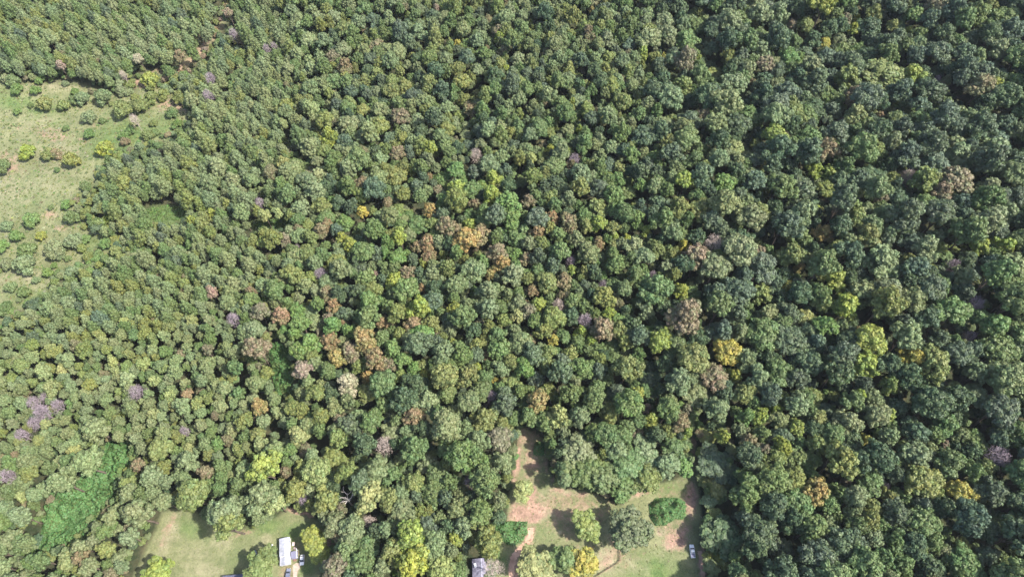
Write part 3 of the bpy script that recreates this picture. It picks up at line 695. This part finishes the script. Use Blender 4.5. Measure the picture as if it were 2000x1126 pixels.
# ------------------------------------------------------------------ labels
LAND = [('white roofed mobile home', 560, 1075), ('white pickup truck', 1352, 1076), ('grey roofed house', 938, 1110), ('vivid lime tree', 518, 914), ('bleached dead tree', 672, 968),
        ('oval vine mound', 1303, 998), ('long vine covered glade', 170, 980), ('narrow tip of the clearing', 1025, 845), ('golden tree', 1592, 958), ('yellow tree near right edge', 1870, 963),
        ('purple bare tree at right', 1951, 890), ('cluster of purple bare trees', 82, 803), ('rust round crown', 806, 814), ('lower right corner', 1990, 1120), ('lower left corner', 10, 1120),
        ('dark gap above the mobile home', 690, 880), ('golden crown above the clearing', 1049, 785), ('brown brush patch', 1475, 875), ('yellow tree on the right slope', 1776, 700), ('yellow tall crown', 1422, 692),
        ('vine filled slit', 552, 720), ('pair of big lime trees', 805, 1075), ('pink bare left tree', 455, 622), ('pale twiggy crown', 750, 868),
        ('big olive tree in the clearing', 1231, 1033), ('upper left meadow', 180, 250), ('upper left corner', 10, 10), ('middle of the left edge', 5, 640), ('brown bank line', 400, 100),
        ('rust pair left of centre', 716, 668), ('large rust crown right of centre', 1175, 642), ('bare white tree', 1395, 474), ('gold crown above centre', 912, 471), ('brown crown at upper right', 1863, 357),
        ('top edge centre', 1000, 5), ('upper right corner', 1990, 10), ('small glade near the meadow', 325, 418), ('purple snag in the pines', 507, 394), ('lime crown at upper right', 1664, 63), ('twin bright crowns', 995, 415)]
DIRS = ['right of', 'lower right of', 'below', 'lower left of', 'left of', 'upper left of', 'above', 'upper right of']
ORD = ['nearest', 'second', 'third', 'fourth', 'fifth', 'sixth', 'seventh', 'eighth', 'ninth', 'tenth', 'eleventh', 'twelfth', 'thirteenth', 'fourteenth', 'fifteenth', 'sixteenth', 'seventeenth', 'eighteenth', 'nineteenth', 'twentieth']
def ordn(k): return ORD[k] if k < len(ORD) else '%dth' % (k + 1)
KINDW = dict(broad='broadleaf tree', pine='pine', shrub='shrub', twiggy='leafless tree', snag='dead tree')
buckets = {}
for t in solo:
    best = None
    for nm, lx, ly in LAND:
        d = math.hypot(t['px'] - lx, t['py'] - ly)
        if d < 9: continue
        if best is None or d < best[0]: best = (d, nm, lx, ly)
    d, nm, lx, ly = best
    k = int(((math.degrees(math.atan2(t['py'] - ly, t['px'] - lx)) + 22.5) % 360) // 45)
    look = WORD.get(t['c'], {'snag': 'bleached', 'twig': 'purplish', 'twig_pale': 'pale'}.get(t['mat'], 'grey')) + ' ' + KINDW[t['kind']]
    t['look'] = look
    buckets.setdefault((look, k, nm), []).append((d, t))
for (look, k, nm), L_ in buckets.items():
    L_.sort(key=lambda q: q[0])
    for i, (d, t) in enumerate(L_):
        art = '' if nm.startswith('middle') or nm.startswith('top') else ''
        if len(L_) == 1: t['label'] = f"{look} {DIRS[k]} the {nm}"
        else: t['label'] = f"{look}, {ordn(i)} {'one ' if i else ''}{DIRS[k]} the {nm}"
SPECIAL = {(518, 914): 'vivid lime green round tree standing above the lawn', (1231, 1033): 'big spreading dark olive tree alone in the red dirt clearing', (1147, 1026): 'light olive tree in the clearing left of the big spreading one',
           (1021, 956): 'pale round tree at the left side of the clearing by bare pink dirt', (1049, 1106): 'pale yellowish tree in the bottom clearing right of the dirt track', (1138, 1100): 'bright yellow tree at the bottom edge of the clearing',
           (1101, 1089): 'deep green tree pressed against the bright yellow tree', (513, 1098): 'leafy green tree overhanging the left side of the white mobile home', (307, 1116): 'acid lime tree in the bottom corner of the lawn',
           (612, 1052): 'upper yellow green tree shading the lawn right of the mobile home', (624, 1080): 'lower yellow green tree right of the white parked car', (672, 968): 'bleached white dead tree with forked limbs above the lawn',
           (1395, 474): 'leafless white limbed tree standing out on the upper right slope', (962, 1108): 'pinkish leafless tree over the grey house roof', (1592, 958): 'golden tree in the lower right forest',
           (1175, 642): 'large round rust crown right of centre', (1863, 357): 'wide brown crown in the upper right forest', (1776, 700): 'bright yellow tree on the right slope', (595, 719): 'round pinkish brown crown beside the vine filled slit'}
for t in hand:
    for (a, b), s in SPECIAL.items():
        if abs(t['px'] - a) < 9 and abs(t['py'] - b) < 9 and not t.get('sp'):
            t['label'] = s; t['sp'] = True; SPECIAL.pop((a, b)); break

# ------------------------------------------------------------------ build the individuals (copies share mesh data)
proto = {}
def proto_parts(kind, i, mat):
    key = (kind, i, mat)
    if key not in proto:
        if kind in ('broad', 'pine', 'shrub'):
            cm, tm, _ = shapes[kind][i]
            proto[key] = [bpy.data.objects.new('crown', cm), bpy.data.objects.new('stem' if kind == 'shrub' else 'trunk', tm)]
        else:
            proto[key] = [bpy.data.objects.new('branches', twig_mesh(kind, i, mat))]
            if kind == 'twiggy': proto[key].append(bpy.data.objects.new('twigs', fuzz_mesh(i, mat)))
    return proto[key]
NAME = dict(broad='broadleaf_tree', pine='pine_tree', shrub='shrub', twiggy='bare_tree', snag='dead_tree')
CAT = dict(broad='tree', pine='pine tree', shrub='shrub', twiggy='bare tree', snag='dead tree')
GROUP = dict(broad='broadleaf trees of the forest', pine='pines of the young pine stand', shrub='shrubs scattered in the meadow', twiggy='leafless trees among the green crowns', snag='dead trees in the canopy')
UNIT_H = dict(broad=4.0, pine=4.8, shrub=1.7, twiggy=3.6, snag=3.8)
for t in solo:
    i = random.randrange(len(shapes[t['kind']]))
    if t['hand'] and t['c'] in ('lime', 'rust', 'gold', 'brown', 'pinkish') and t['kind'] == 'broad': i = random.choice([1, 3, 6, 8, 10, 13])
    nm = NAME[t['kind']]
    if t['kind'] == 'broad' and t['c'] not in GREEN: nm = {'lime': 'yellow_green_tree', 'palelime': 'yellow_green_tree', 'yellow': 'yellow_tree', 'gold': 'yellow_tree', 'rust': 'autumn_tree', 'brown': 'autumn_tree', 'pinkish': 'autumn_tree', 'pale': 'autumn_tree'}[t['c']]
    root = thing(nm, (t['x'], t['y'], float(terrain(t['x'], t['y']))), random.uniform(0, 6.283), label=t['label'], category=CAT[t['kind']], group=GROUP[t['kind']])
    root.scale = (t['R'], t['R'], t['H'] / UNIT_H[t['kind']])
    tint = vary(t['c'], .1) if t['c'] != 'bare' else None
    for p in proto_parts(t['kind'], i, t['mat']):
        c = p.copy(); COL.objects.link(c); c.parent = root
        if tint and c.name.startswith('crown'): c['tint'] = tint
for L_ in proto.values():
    for p in L_: bpy.data.objects.remove(p)

# ------------------------------------------------------------------ many-of-a-kind: one object whose node tree sets copies of its own template meshes on its own points
def scatter(name, templates, points, label, cat, group=None, kind='stuff'):
    """templates: list of (V, [F..], leafattr, material index list); points: list of (x,y,z,rz,sxy,sz,variant,tint)"""
    mats = [M['leaf'], M['needle'], M['bark']]
    V, F3, F4, A, var, F3m, F4m = [], [], [], [], [], [], []; n0 = 0
    for k, (tv, tf, ta, mi) in enumerate(templates):
        V.append(tv); A.append(ta); var.append(np.full(len(tv), k))
        for f in tf:
            (F3 if f.shape[1] == 3 else F4).append(f + n0); (F3m if f.shape[1] == 3 else F4m).append(np.full(len(f), mi))
        n0 += len(tv)
    P = np.array([[p[0], p[1], p[2]] for p in points]); nP = len(P)
    V.append(P); A.append(np.ones((nP, 4))); var.append(np.array([100 + p[6] for p in points]))
    rot = np.zeros((n0 + nP, 3)); scl = np.ones((n0 + nP, 3)); tint = np.ones((n0 + nP, 4))
    rot[n0:, 2] = [p[3] for p in points]; scl[n0:] = [(p[4], p[4], p[5]) for p in points]; tint[n0:, :3] = [p[7] for p in points]
    Fs = ([np.concatenate(F3)] if F3 else []) + ([np.concatenate(F4)] if F4 else []); fm = np.concatenate(F3m + F4m)
    me = mesh_np(name, np.concatenate(V), Fs, mats, fm, attrs={
        'leaf': ('FLOAT_COLOR', 'POINT', np.concatenate(A).astype(np.float32)), 'variant': ('INT', 'POINT', np.concatenate(var).astype(np.int32)),
        'rot': ('FLOAT_VECTOR', 'POINT', rot.astype(np.float32)), 'scl': ('FLOAT_VECTOR', 'POINT', scl.astype(np.float32)), 'tint': ('FLOAT_COLOR', 'POINT', tint.astype(np.float32))})
    ng = bpy.data.node_groups.new(name, 'GeometryNodeTree')
    ng.interface.new_socket('Geometry', in_out='INPUT', socket_type='NodeSocketGeometry'); ng.interface.new_socket('Geometry', in_out='OUTPUT', socket_type='NodeSocketGeometry')
    gi = ng.nodes.new('NodeGroupInput'); go = ng.nodes.new('NodeGroupOutput'); jn = ng.nodes.new('GeometryNodeJoinGeometry'); L = ng.links.new
    def attr(n, ty):
        a = ng.nodes.new('GeometryNodeInputNamedAttribute'); a.data_type = ty; a.inputs['Name'].default_value = n; return a.outputs[0]
    va = attr('variant', 'INT'); ro = attr('rot', 'FLOAT_VECTOR'); sc = attr('scl', 'FLOAT_VECTOR')
    def eq(val):
        c = ng.nodes.new('FunctionNodeCompare'); c.data_type = 'INT'; c.operation = 'EQUAL'; L(va, c.inputs['A'] if c.inputs['A'].enabled else c.inputs[2]); c.inputs[3].default_value = val; return c.outputs[0]
    for k in range(len(templates)):
        s1 = ng.nodes.new('GeometryNodeSeparateGeometry'); s1.domain = 'POINT'; L(gi.outputs[0], s1.inputs[0]); L(eq(k), s1.inputs[1])
        s2 = ng.nodes.new('GeometryNodeSeparateGeometry'); s2.domain = 'POINT'; L(gi.outputs[0], s2.inputs[0]); L(eq(100 + k), s2.inputs[1])
        ip = ng.nodes.new('GeometryNodeInstanceOnPoints'); L(s2.outputs[0], ip.inputs['Points']); L(s1.outputs[0], ip.inputs['Instance'])
        er = ng.nodes.new('FunctionNodeEulerToRotation'); L(ro, er.inputs[0]); L(er.outputs[0], ip.inputs['Rotation']); L(sc, ip.inputs['Scale'])
        L(ip.outputs[0], jn.inputs[0])
    L(jn.outputs[0], go.inputs[0])
    o = link(name, me, kind=kind, label=label, category=cat)
    if group: o['group'] = group
    md = o.modifiers.new('scatter', 'NODES'); md.node_group = ng
    return o

tmpl_b = [(g[0], g[1], g[2], 0) for _, _, g in shapes['broad']]
tmpl_p = [(g[0], g[1], g[2], 1) for _, _, g in shapes['pine']]
def pt(t, n, uh):
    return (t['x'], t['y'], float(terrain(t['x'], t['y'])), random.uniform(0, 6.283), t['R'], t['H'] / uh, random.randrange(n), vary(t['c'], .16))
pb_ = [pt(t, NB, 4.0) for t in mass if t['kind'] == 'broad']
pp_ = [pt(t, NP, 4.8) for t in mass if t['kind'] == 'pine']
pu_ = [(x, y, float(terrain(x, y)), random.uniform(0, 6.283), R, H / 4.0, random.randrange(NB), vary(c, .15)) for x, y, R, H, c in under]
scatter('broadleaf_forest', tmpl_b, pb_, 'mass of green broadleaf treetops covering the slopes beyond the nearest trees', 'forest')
scatter('pine_forest', tmpl_p, pp_, 'dense stand of narrow pines around and above the upper left meadow', 'pine forest')
scatter('forest_understorey', tmpl_b[:6], pu_, 'low saplings and brush growing in the gaps between the treetops', 'undergrowth')
print('mass', len(pb_), len(pp_), 'solo', len(solo))

# ------------------------------------------------------------------ ground cover
def tuft(n, h, w):
    C = np.column_stack([rng.uniform(-.5, .5, (n, 2)), rng.uniform(.05, h, n)])
    V, F = quads(C, np.column_stack([C[:, :2], np.full(n, .5)]), w, w * 1.3, .8)
    a = rng.random(n); return V, [F], np.repeat(np.stack([a, rng.random(n), a * 0, a * 0 + 1], 1), 4, 0), 0
def cover_points(poly, n, zr, sizes, cols, margin=0):
    xs = [at(*p)[:2] for p in [(max(-60, min(2060, a)), max(-60, min(1180, b))) for a, b in poly]]; xs = np.array(xs)
    x = rng.uniform(xs[:, 0].min(), xs[:, 0].max(), n); y = rng.uniform(xs[:, 1].min(), xs[:, 1].max(), n); z = terrain(x, y)
    u, v, _ = project(x, y, z); ok = (inside(poly, u, v)) & (u > -80) & (v < 1200)
    out = []
    for a, b, c in zip(x[ok], y[ok], z[ok]):
        s = random.uniform(*sizes); out.append((float(a), float(b), float(c), random.uniform(0, 6.28), s, s * random.uniform(.7, 1.2), random.randrange(4), vary(random.choices(list(cols), list(cols.values()))[0], .2)))
    return out
tufts = [tuft(26, .5, .10), tuft(34, .35, .09), tuft(20, .7, .08), tuft(40, .4, .12)]
scatter('meadow_weeds', tufts, cover_points(MEADOW, 13000, 0, (.4, 1.2), dict(olive=4, palelime=2, sage=3, pale=.5, bright=2, green=1.5, brown=1.4)) +
        cover_points(GLADE_A, 500, 0, (.6, 1.8), dict(bright=3, green=2)) + cover_points(GLADE_B, 400, 0, (.6, 1.8), dict(bright=3, green=2)), 'tangled pale and green weeds over the upper left meadow', 'weeds')
scatter('clearing_grass', tufts, cover_points(CLEAR, 3000, 0, (.2, .55), dict(olive=3, palelime=2.5, sage=3, pinkish=1.5)) + cover_points(LAWN, 2200, 0, (.15, .4), dict(olive=3, palelime=2, green=2)),
        'short patchy grass tufts on the lawn and the dirt clearing', 'grass')

def kudzu(poly, hgt, label, dens=13, name='vine_patch'):
    xs = np.array([at(*p)[:2] for p in poly])
    a0, a1, b0, b1 = xs[:, 0].min(), xs[:, 0].max(), xs[:, 1].min(), xs[:, 1].max()
    n = int((a1 - a0) * (b1 - b0) * dens); x = rng.uniform(a0, a1, n); y = rng.uniform(b0, b1, n); z = terrain(x, y); u, v, _ = project(x, y, z)
    d = sdist(poly, u, v) / FPX * 270
    ok = d > -0.6; x, y, z, d = x[ok], y[ok], z[ok], d[ok]
    bump = np.zeros(len(x)); gx = np.zeros(len(x)); gy = np.zeros(len(x))
    for _ in range(int((a1 - a0) * (b1 - b0) * .22) + 12):
        ux, uy, ur = rng.uniform(a0, a1), rng.uniform(b0, b1), rng.uniform(.7, 2.0); q = np.exp(-((x - ux) ** 2 + (y - uy) ** 2) / ur ** 2) * rng.uniform(.2, .8)
        bump += q; gx += q * 2 * (x - ux) / ur ** 2 * hgt; gy += q * 2 * (y - uy) / ur ** 2 * hgt
    lump = hgt * np.clip(d / 2.2 + .35, .15, 1) * (.45 + bump)
    C = np.column_stack([x, y, z + lump + rng.uniform(-.08, .12, len(x))])
    s = rng.uniform(.16, .34, len(x))
    V, F = quads(C, np.column_stack([gx, gy, np.ones(len(x))]), s, s, .45)
    a = np.clip(rng.random(len(x)) * .6 + .2 * np.sin(x * .35) * np.sin(y * .3) + .2, 0, 1); A = np.repeat(np.stack([a, rng.random(len(x)), a * 0, a * 0 + 1], 1), 4, 0)
    me = mesh_np(name, V, [F], [M['leaf']], attrs={'leaf': ('FLOAT_COLOR', 'POINT', A.astype(np.float32))})
    o = link(name, me, kind='stuff', label=label, category='vines'); o['tint'] = (.072, .145, .046)
kudzu(KUDZU_LONG, 2.6, 'long strip of bright green vines filling the lower left glade')
kudzu(KUDZU_SLIT, 5.0, 'narrow bright green vine strip between tall crowns left of centre')
kudzu(KUDZU_OVAL, 1.8, 'oval mound of bright green vines in the right of the clearing', 14)
kudzu(KUDZU_TINY, .9, 'tiny round vine clump near the narrow tip of the clearing', 14)
kudzu(KUDZU_TRACK, 1.2, 'bright green vines beside the bend of the dirt track', 12)

# ------------------------------------------------------------------ vehicles and buildings
def car(name, px, py, rz, label, cat, paint, L_=4.7, W=1.85, pickup=False):
    x, y, z = at(px, py); root = thing(name, (x, y, z), rz, label=label, category=cat)
    def loft(sections, mat, nm, parent):
        V = []; n = None
        for (yy, w, z0, z1) in sections:
            ring = [(-w * .92, z0), (-w, z0 + (z1 - z0) * .35), (-w * .98, z0 + (z1 - z0) * .75), (-w * .86, z1), (w * .86, z1), (w * .98, z0 + (z1 - z0) * .75), (w, z0 + (z1 - z0) * .35), (w * .92, z0)]
            V += [(a, yy, b) for a, b in ring]
        k = 8; F = []
        for s in range(len(sections) - 1):
            for i in range(k): F.append((s * k + i, s * k + (i + 1) % k, (s + 1) * k + (i + 1) % k, (s + 1) * k + i))
        F += [tuple(range(k))[::-1], tuple(range((len(sections) - 1) * k, len(sections) * k))]
        mb = MB(); mb.add(V, F); o = mb.build(nm, mat, parent); return o
    h = W / 2; l = L_ / 2
    loft([(-l, h * .86, .42, .78), (-l + .15, h * .95, .33, .92), (-l + .9, h, .28, 1.0), (0, h, .28, 1.02), (l - 1.0, h, .28, 1.0), (l - .25, h * .96, .32, .88), (l, h * .84, .42, .74)], paint, 'body', root)
    if pickup: cab = [(-l + 1.75, h * .86, 1.0, 1.06), (-l + 1.95, h * .8, 1.0, 1.66), (l - 2.0, h * .8, 1.0, 1.7), (l - 1.35, h * .86, 1.0, 1.06)]
    else: cab = [(-l + .35, h * .86, .98, 1.04), (-l + .85, h * .78, .98, 1.5), (l - 1.9, h * .78, .98, 1.52), (l - 1.15, h * .86, .98, 1.04)]
    loft(cab, M['glass'], 'window_glass', root)
    mb = MB(); mb.box(0, (cab[1][0] + cab[2][0]) / 2, cab[2][3] + .035, h * 1.5, cab[2][0] - cab[1][0] + .12, .07, taper=.94); mb.build('roof', paint, root)
    if pickup:
        mb = MB(); mb.box(0, -l + .88, 1.012, W * .8, 1.35, .02); mb.build('cargo_bed', M['deck'], root)
    for sx in (-1, 1):
        for sy in (-1, 1):
            mb = MB(); mb.tube((sx * (h - .2), sy * (l - .85), .34), (sx * (h + .01), sy * (l - .85), .34), .34, .34, 14); w = mb.build('wheel', M['rubber'], root)
            mb = MB(); mb.tube((sx * (h + .005), sy * (l - .85), .34), (sx * (h + .02), sy * (l - .85), .34), .19, .19, 10); mb.build('rim', M['chrome'], w)
        mb = MB(); mb.box(sx * h * .62, l - .03, .66, .36, .12, .15); mb.build('headlight', M['chrome'], root)
        mb = MB(); mb.box(sx * (h + .08), l - 1.45, 1.06, .18, .12, .12); mb.build('mirror', paint, root)
    return root
car('pickup_truck', 1351.5, 1076, math.radians(1), 'white pickup truck parked on the grass beside the dark treeline', 'pickup truck', M['paint_white'], 5.0, 1.9, True)
car('parked_car', 591, 1093, math.radians(184), 'white car half under the trees right of the mobile home', 'car', M['paint_white'], 3.9, 1.7)
car('parked_car', 563.5, 1121, math.radians(2), 'blue grey car parked below the mobile home at the bottom edge', 'car', M['paint_grey'], 4.3, 1.7)

def frame_at(px, py):
    x, y, z = at(px, py); return x, y, z
def mobile_home():
    x0, y0, z0 = at(560, 1078); sc = scale_at(560, 1078, 3)
    root = thing('mobile_home', (x0, y0, z0), math.radians(10), label='narrow mobile home with a white metal roof at the edge of the lawn', category='house')
    W = 20.5 / sc; Lg = 51 / sc
    b = -Lg / 2; split = b + Lg * .31
    mb = MB(); mb.box(0, 0, 1.55, W - .5, Lg - .4, 2.3); mb.box(0, 0, .25, W - .7, Lg - .6, .5); mb.build('wall', M['siding'], root)
    def roof(ya, yb, zr, dx, nm):
        mb = MB(); h = W / 2; n = 0
        for s in (-1, 1):
            mb.add([(dx, ya, zr + .42), (dx + s * h, ya, zr), (dx + s * h, yb, zr), (dx, yb, zr + .42), (dx, ya, zr + .34), (dx + s * h, ya, zr - .08), (dx + s * h, yb, zr - .08), (dx, yb, zr + .34)],
                   [(0, 1, 2, 3) if s > 0 else (3, 2, 1, 0), (7, 6, 5, 4) if s > 0 else (4, 5, 6, 7), (1, 5, 6, 2), (0, 4, 5, 1), (3, 2, 6, 7)])
        o = mb.build(nm, M['white_metal'], root)
        rb = MB(); y = ya + .3
        while y < yb - .1:
            for s in (-1, 1):
                rb.add([(dx, y, zr + .43), (dx + s * h, y, zr + .01), (dx + s * h, y + .05, zr + .01), (dx, y + .05, zr + .43), (dx, y, zr + .47), (dx + s * h, y, zr + .05), (dx + s * h, y + .05, zr + .05), (dx, y + .05, zr + .47)],
                       [(4, 5, 6, 7), (0, 1, 5, 4), (1, 2, 6, 5), (2, 3, 7, 6)])
            y += .6
        rb.build('roof_rib', M['white_metal'], o)
    roof(split + .12, Lg / 2, 2.82, 0, 'roof'); roof(b, split - .06, 2.66, .12, 'roof')
    for s in (-1, 1):
        for yy in (-.3, .05, .33):
            mb = MB(); mb.box(s * (W / 2 - .24), yy * Lg, 1.75, .06, 1.1, .8); w = mb.build('window', M['glass'], root)
            mb = MB(); mb.box(s * (W / 2 - .23), yy * Lg, 2.19, .10, 1.25, .08); mb.box(s * (W / 2 - .23), yy * Lg, 1.31, .10, 1.25, .08); mb.build('window_frame', M['paint_white'], w)
    mb = MB(); mb.box(W / 2 - .23, -.12 * Lg, 1.45, .06, .9, 1.95); d = mb.build('door', M['paint_white'], root)
    mb = MB(); mb.box(W / 2 - .18, -.12 * Lg + .35, 1.4, .06, .08, .08); mb.build('handle', M['chrome'], d)
    # porch on the east side: dark boarded deck, white beam
    mb = MB(); mb.box(W / 2 + 1.25, -.17 * Lg, .55, 2.3, 2.7, .12); mb.build('porch_deck', M['deck'], root)
    mb = MB(); mb.box(W / 2 + 1.2, -.17 * Lg, 2.35, 2.1, 2.5, .08); mb.build('porch_roof', M['deck'], root)
    mb = MB(); mb.box(W / 2 + 2.42, -.14 * Lg, 2.46, .22, 3.6, .16)
    for yy in (-1.4, 1.4): mb.box(W / 2 + 2.42, -.14 * Lg + yy, 1.2, .12, .12, 2.36)
    mb.build('porch_beam', M['paint_white'], root)
    mb = MB()
    for k in range(3): mb.box(W / 2 + 1.2, -.17 * Lg - 1.45 - .28 * k, .45 - .16 * k, 1.3, .28, .14)
    mb.build('step', M['wood'], root)
mobile_home()

def slab(name, poly, mat, z=.05, **pr):
    P = [at(*p)[:2] for p in poly]; z0 = max(float(terrain(*p)) for p in P)
    mb = MB(); mb.prism(P, z0 - .3, z0 + z); mb.build(name, mat, **pr)
slab('driveway', [(573, 1128), (572, 1103), (579, 1098), (587, 1099), (586, 1108), (581, 1114), (580, 1128)], M['concrete'], kind='structure')

def gable_house(name, corners, h, mat, label, extra=None):
    """corners: ridge-aligned rectangle given by centre (px,py), width, length (m), rotation"""
    (px, py), W, Lg, rz = corners; x, y, z = at(px, py)
    root = thing(name, (x, y, z), rz, label=label, category='house')
    mb = MB(); mb.box(0, 0, h / 2, W - .8, Lg - .8, h)
    for s in (-1, 1):
        mb.add([(-W / 2 + .4, s * (Lg / 2 - .4), h), (W / 2 - .4, s * (Lg / 2 - .4), h), (0, s * (Lg / 2 - .4), h + W * .16)], [(0, 1, 2)])
    mb.build('wall', M['siding'], root)
    mb = MB(); hh = h - .05; rg = h + W * .17
    for s in (-1, 1):
        mb.add([(0, -Lg / 2, rg), (s * W / 2, -Lg / 2, hh), (s * W / 2, Lg / 2, hh), (0, Lg / 2, rg), (0, -Lg / 2, rg - .12), (s * W / 2, -Lg / 2, hh - .12), (s * W / 2, Lg / 2, hh - .12), (0, Lg / 2, rg - .12)],
               [(0, 1, 2, 3), (7, 6, 5, 4), (1, 5, 6, 2), (0, 4, 5, 1), (3, 2, 6, 7)])
    rf = mb.build('roof', mat, root)
    mb = MB(); mb.box(0, 0, rg + .03, .22, Lg, .06); mb.build('ridge_cap', M['white_metal'], rf)
    for s in (-1, 1):
        for yy in (-.25, .2):
            mb = MB(); mb.box(s * (W / 2 - .38), yy * Lg, h * .55, .06, 1.1, 1.1); w = mb.build('window', M['glass'], root)
            mb = MB(); mb.box(s * (W / 2 - .36), yy * Lg, h * .55 + .6, .1, 1.3, .1); mb.box(s * (W / 2 - .36), yy * Lg, h * .55 - .6, .1, 1.3, .1); mb.build('window_frame', M['paint_white'], w)
    mb = MB(); mb.box(W / 2 - .38, 0, 1.02, .06, .95, 2.05); mb.build('door', M['wood'], root)
    if extra: extra(root, rf, W, Lg, h, rg)
    return root
def vent(root, rf, W, Lg, h, rg):
    mb = MB(); mb.box(-W * .33, Lg * .30, h + W * .08, .9, 1.6, .5, rz=.3); mb.build('roof_box', M['paint_white'], rf)
    mb = MB(); mb.tube((W * .15, Lg * .1, rg - .5), (W * .15, Lg * .1, rg + .5), .12, .12, 8); mb.build('vent_pipe', M['white_metal'], rf)
gable_house('grey_house', ((941, 1124), 7.0, 12.0, math.radians(3)), 2.8, M['grey_roof'], 'grey shingled house half hidden by a leafless tree at the bottom edge', vent)
def shed_extra(root, rf, W, Lg, h, rg): pass
gable_house('dark_roof_house', ((462, 1147), 9.0, 10.0, math.radians(95)), 2.6, M['dark_roof'], 'building with a dark blue roof just entering the bottom edge below the lawn')

def fence():
    pts = [(1208, 1062), (1210.5, 1078), (1211, 1094), (1203, 1101), (1190, 1109), (1172, 1120), (1155, 1132)]
    P = [at(*p) for p in pts]; x0, y0, z0 = P[0]
    root = thing('wooden_fence', (x0, y0, z0), 0, label='low brown fence running down from the big olive tree and bending left', category='fence')
    rl = MB(); 
    for a, b in zip(P[:-1], P[1:]):
        a, b = Vector(a) - Vector(P[0]), Vector(b) - Vector(P[0]); n = max(1, int((b - a).length / 2.2))
        for k in range(n):
            p = a.lerp(b, k / n); mb = MB(); mb.box(p.x, p.y, p.z + .7, .14, .14, 1.5); mb.box(p.x, p.y, p.z + 1.48, .18, .18, .06); mb.build('post', M['wood'], root)
        ang = math.atan2(b.y - a.y, b.x - a.x); m = (a + b) / 2
        for zz in (.35, .75, 1.15): rl.box(m.x, m.y, m.z + zz, (b - a).length, .06, .16, ang)
    rl.build('rail', M['wood'], root)
fence()

def small_box(name, px, py, dims, rz, mat, label, cat):
    x, y, z = at(px, py); root = thing(name, (x, y, z), rz, label=label, category=cat); w, l, h = dims
    mb = MB(); mb.box(0, 0, h * .45 + .1, w, l, h * .9, taper=.96); mb.build('body', mat, root)
    mb = MB(); mb.box(0, 0, h + .12, w * 1.06, l * 1.06, .08, taper=.9); mb.build('lid', mat, root)
    mb = MB()
    for a in (-.4, .4):
        for b in (-.4, .4): mb.box(a * w, b * l, .05, .1, .1, .1)
    mb.build('foot', M['rubber'], root)
small_box('storage_box', 531, 1065, (1.1, .7, .7), .2, M['paint_white'], 'small white box on the grass left of the mobile home roof', 'box')
small_box('covered_trailer', 496, 1081, (1.6, 2.6, 1.0), -.9, M['paint_grey'], 'blue grey covered trailer tucked under the tree left of the mobile home', 'trailer')
for i, (px, py, w, l, h, lab) in enumerate([(574, 1062, .9, 1.3, .8, 'upper pale crate'), (577, 1070, 1.0, .8, .6, 'middle pale crate'), (575, 1078, .7, 1.2, .7, 'lower pale crate')]):
    small_box('yard_crate', px, py, (w, l, h), .3 * i, M['junk'], lab + ' in the yard clutter along the right wall of the mobile home', 'crate')

# ------------------------------------------------------------------ haze: one closed box of even, thin air round the camera and the scene
def haze():
    mb = MB(); mb.box(0, 250, 140, 1500, 1300, 340)
    m, nt = newmat('haze'); out = N(nt, 'ShaderNodeOutputMaterial'); pv = N(nt, 'ShaderNodeVolumePrincipled')
    pv.inputs['Color'].default_value = (.80, .88, 1.0, 1); pv.inputs['Density'].default_value = HAZE; pv.inputs['Anisotropy'].default_value = 0.0
    nt.links.new(pv.outputs[0], out.inputs['Volume'])
    mb.build('haze', m, kind='stuff', label='thin bluish haze in the air over the whole forest', category='haze')
HAZE = 0.00003
haze()
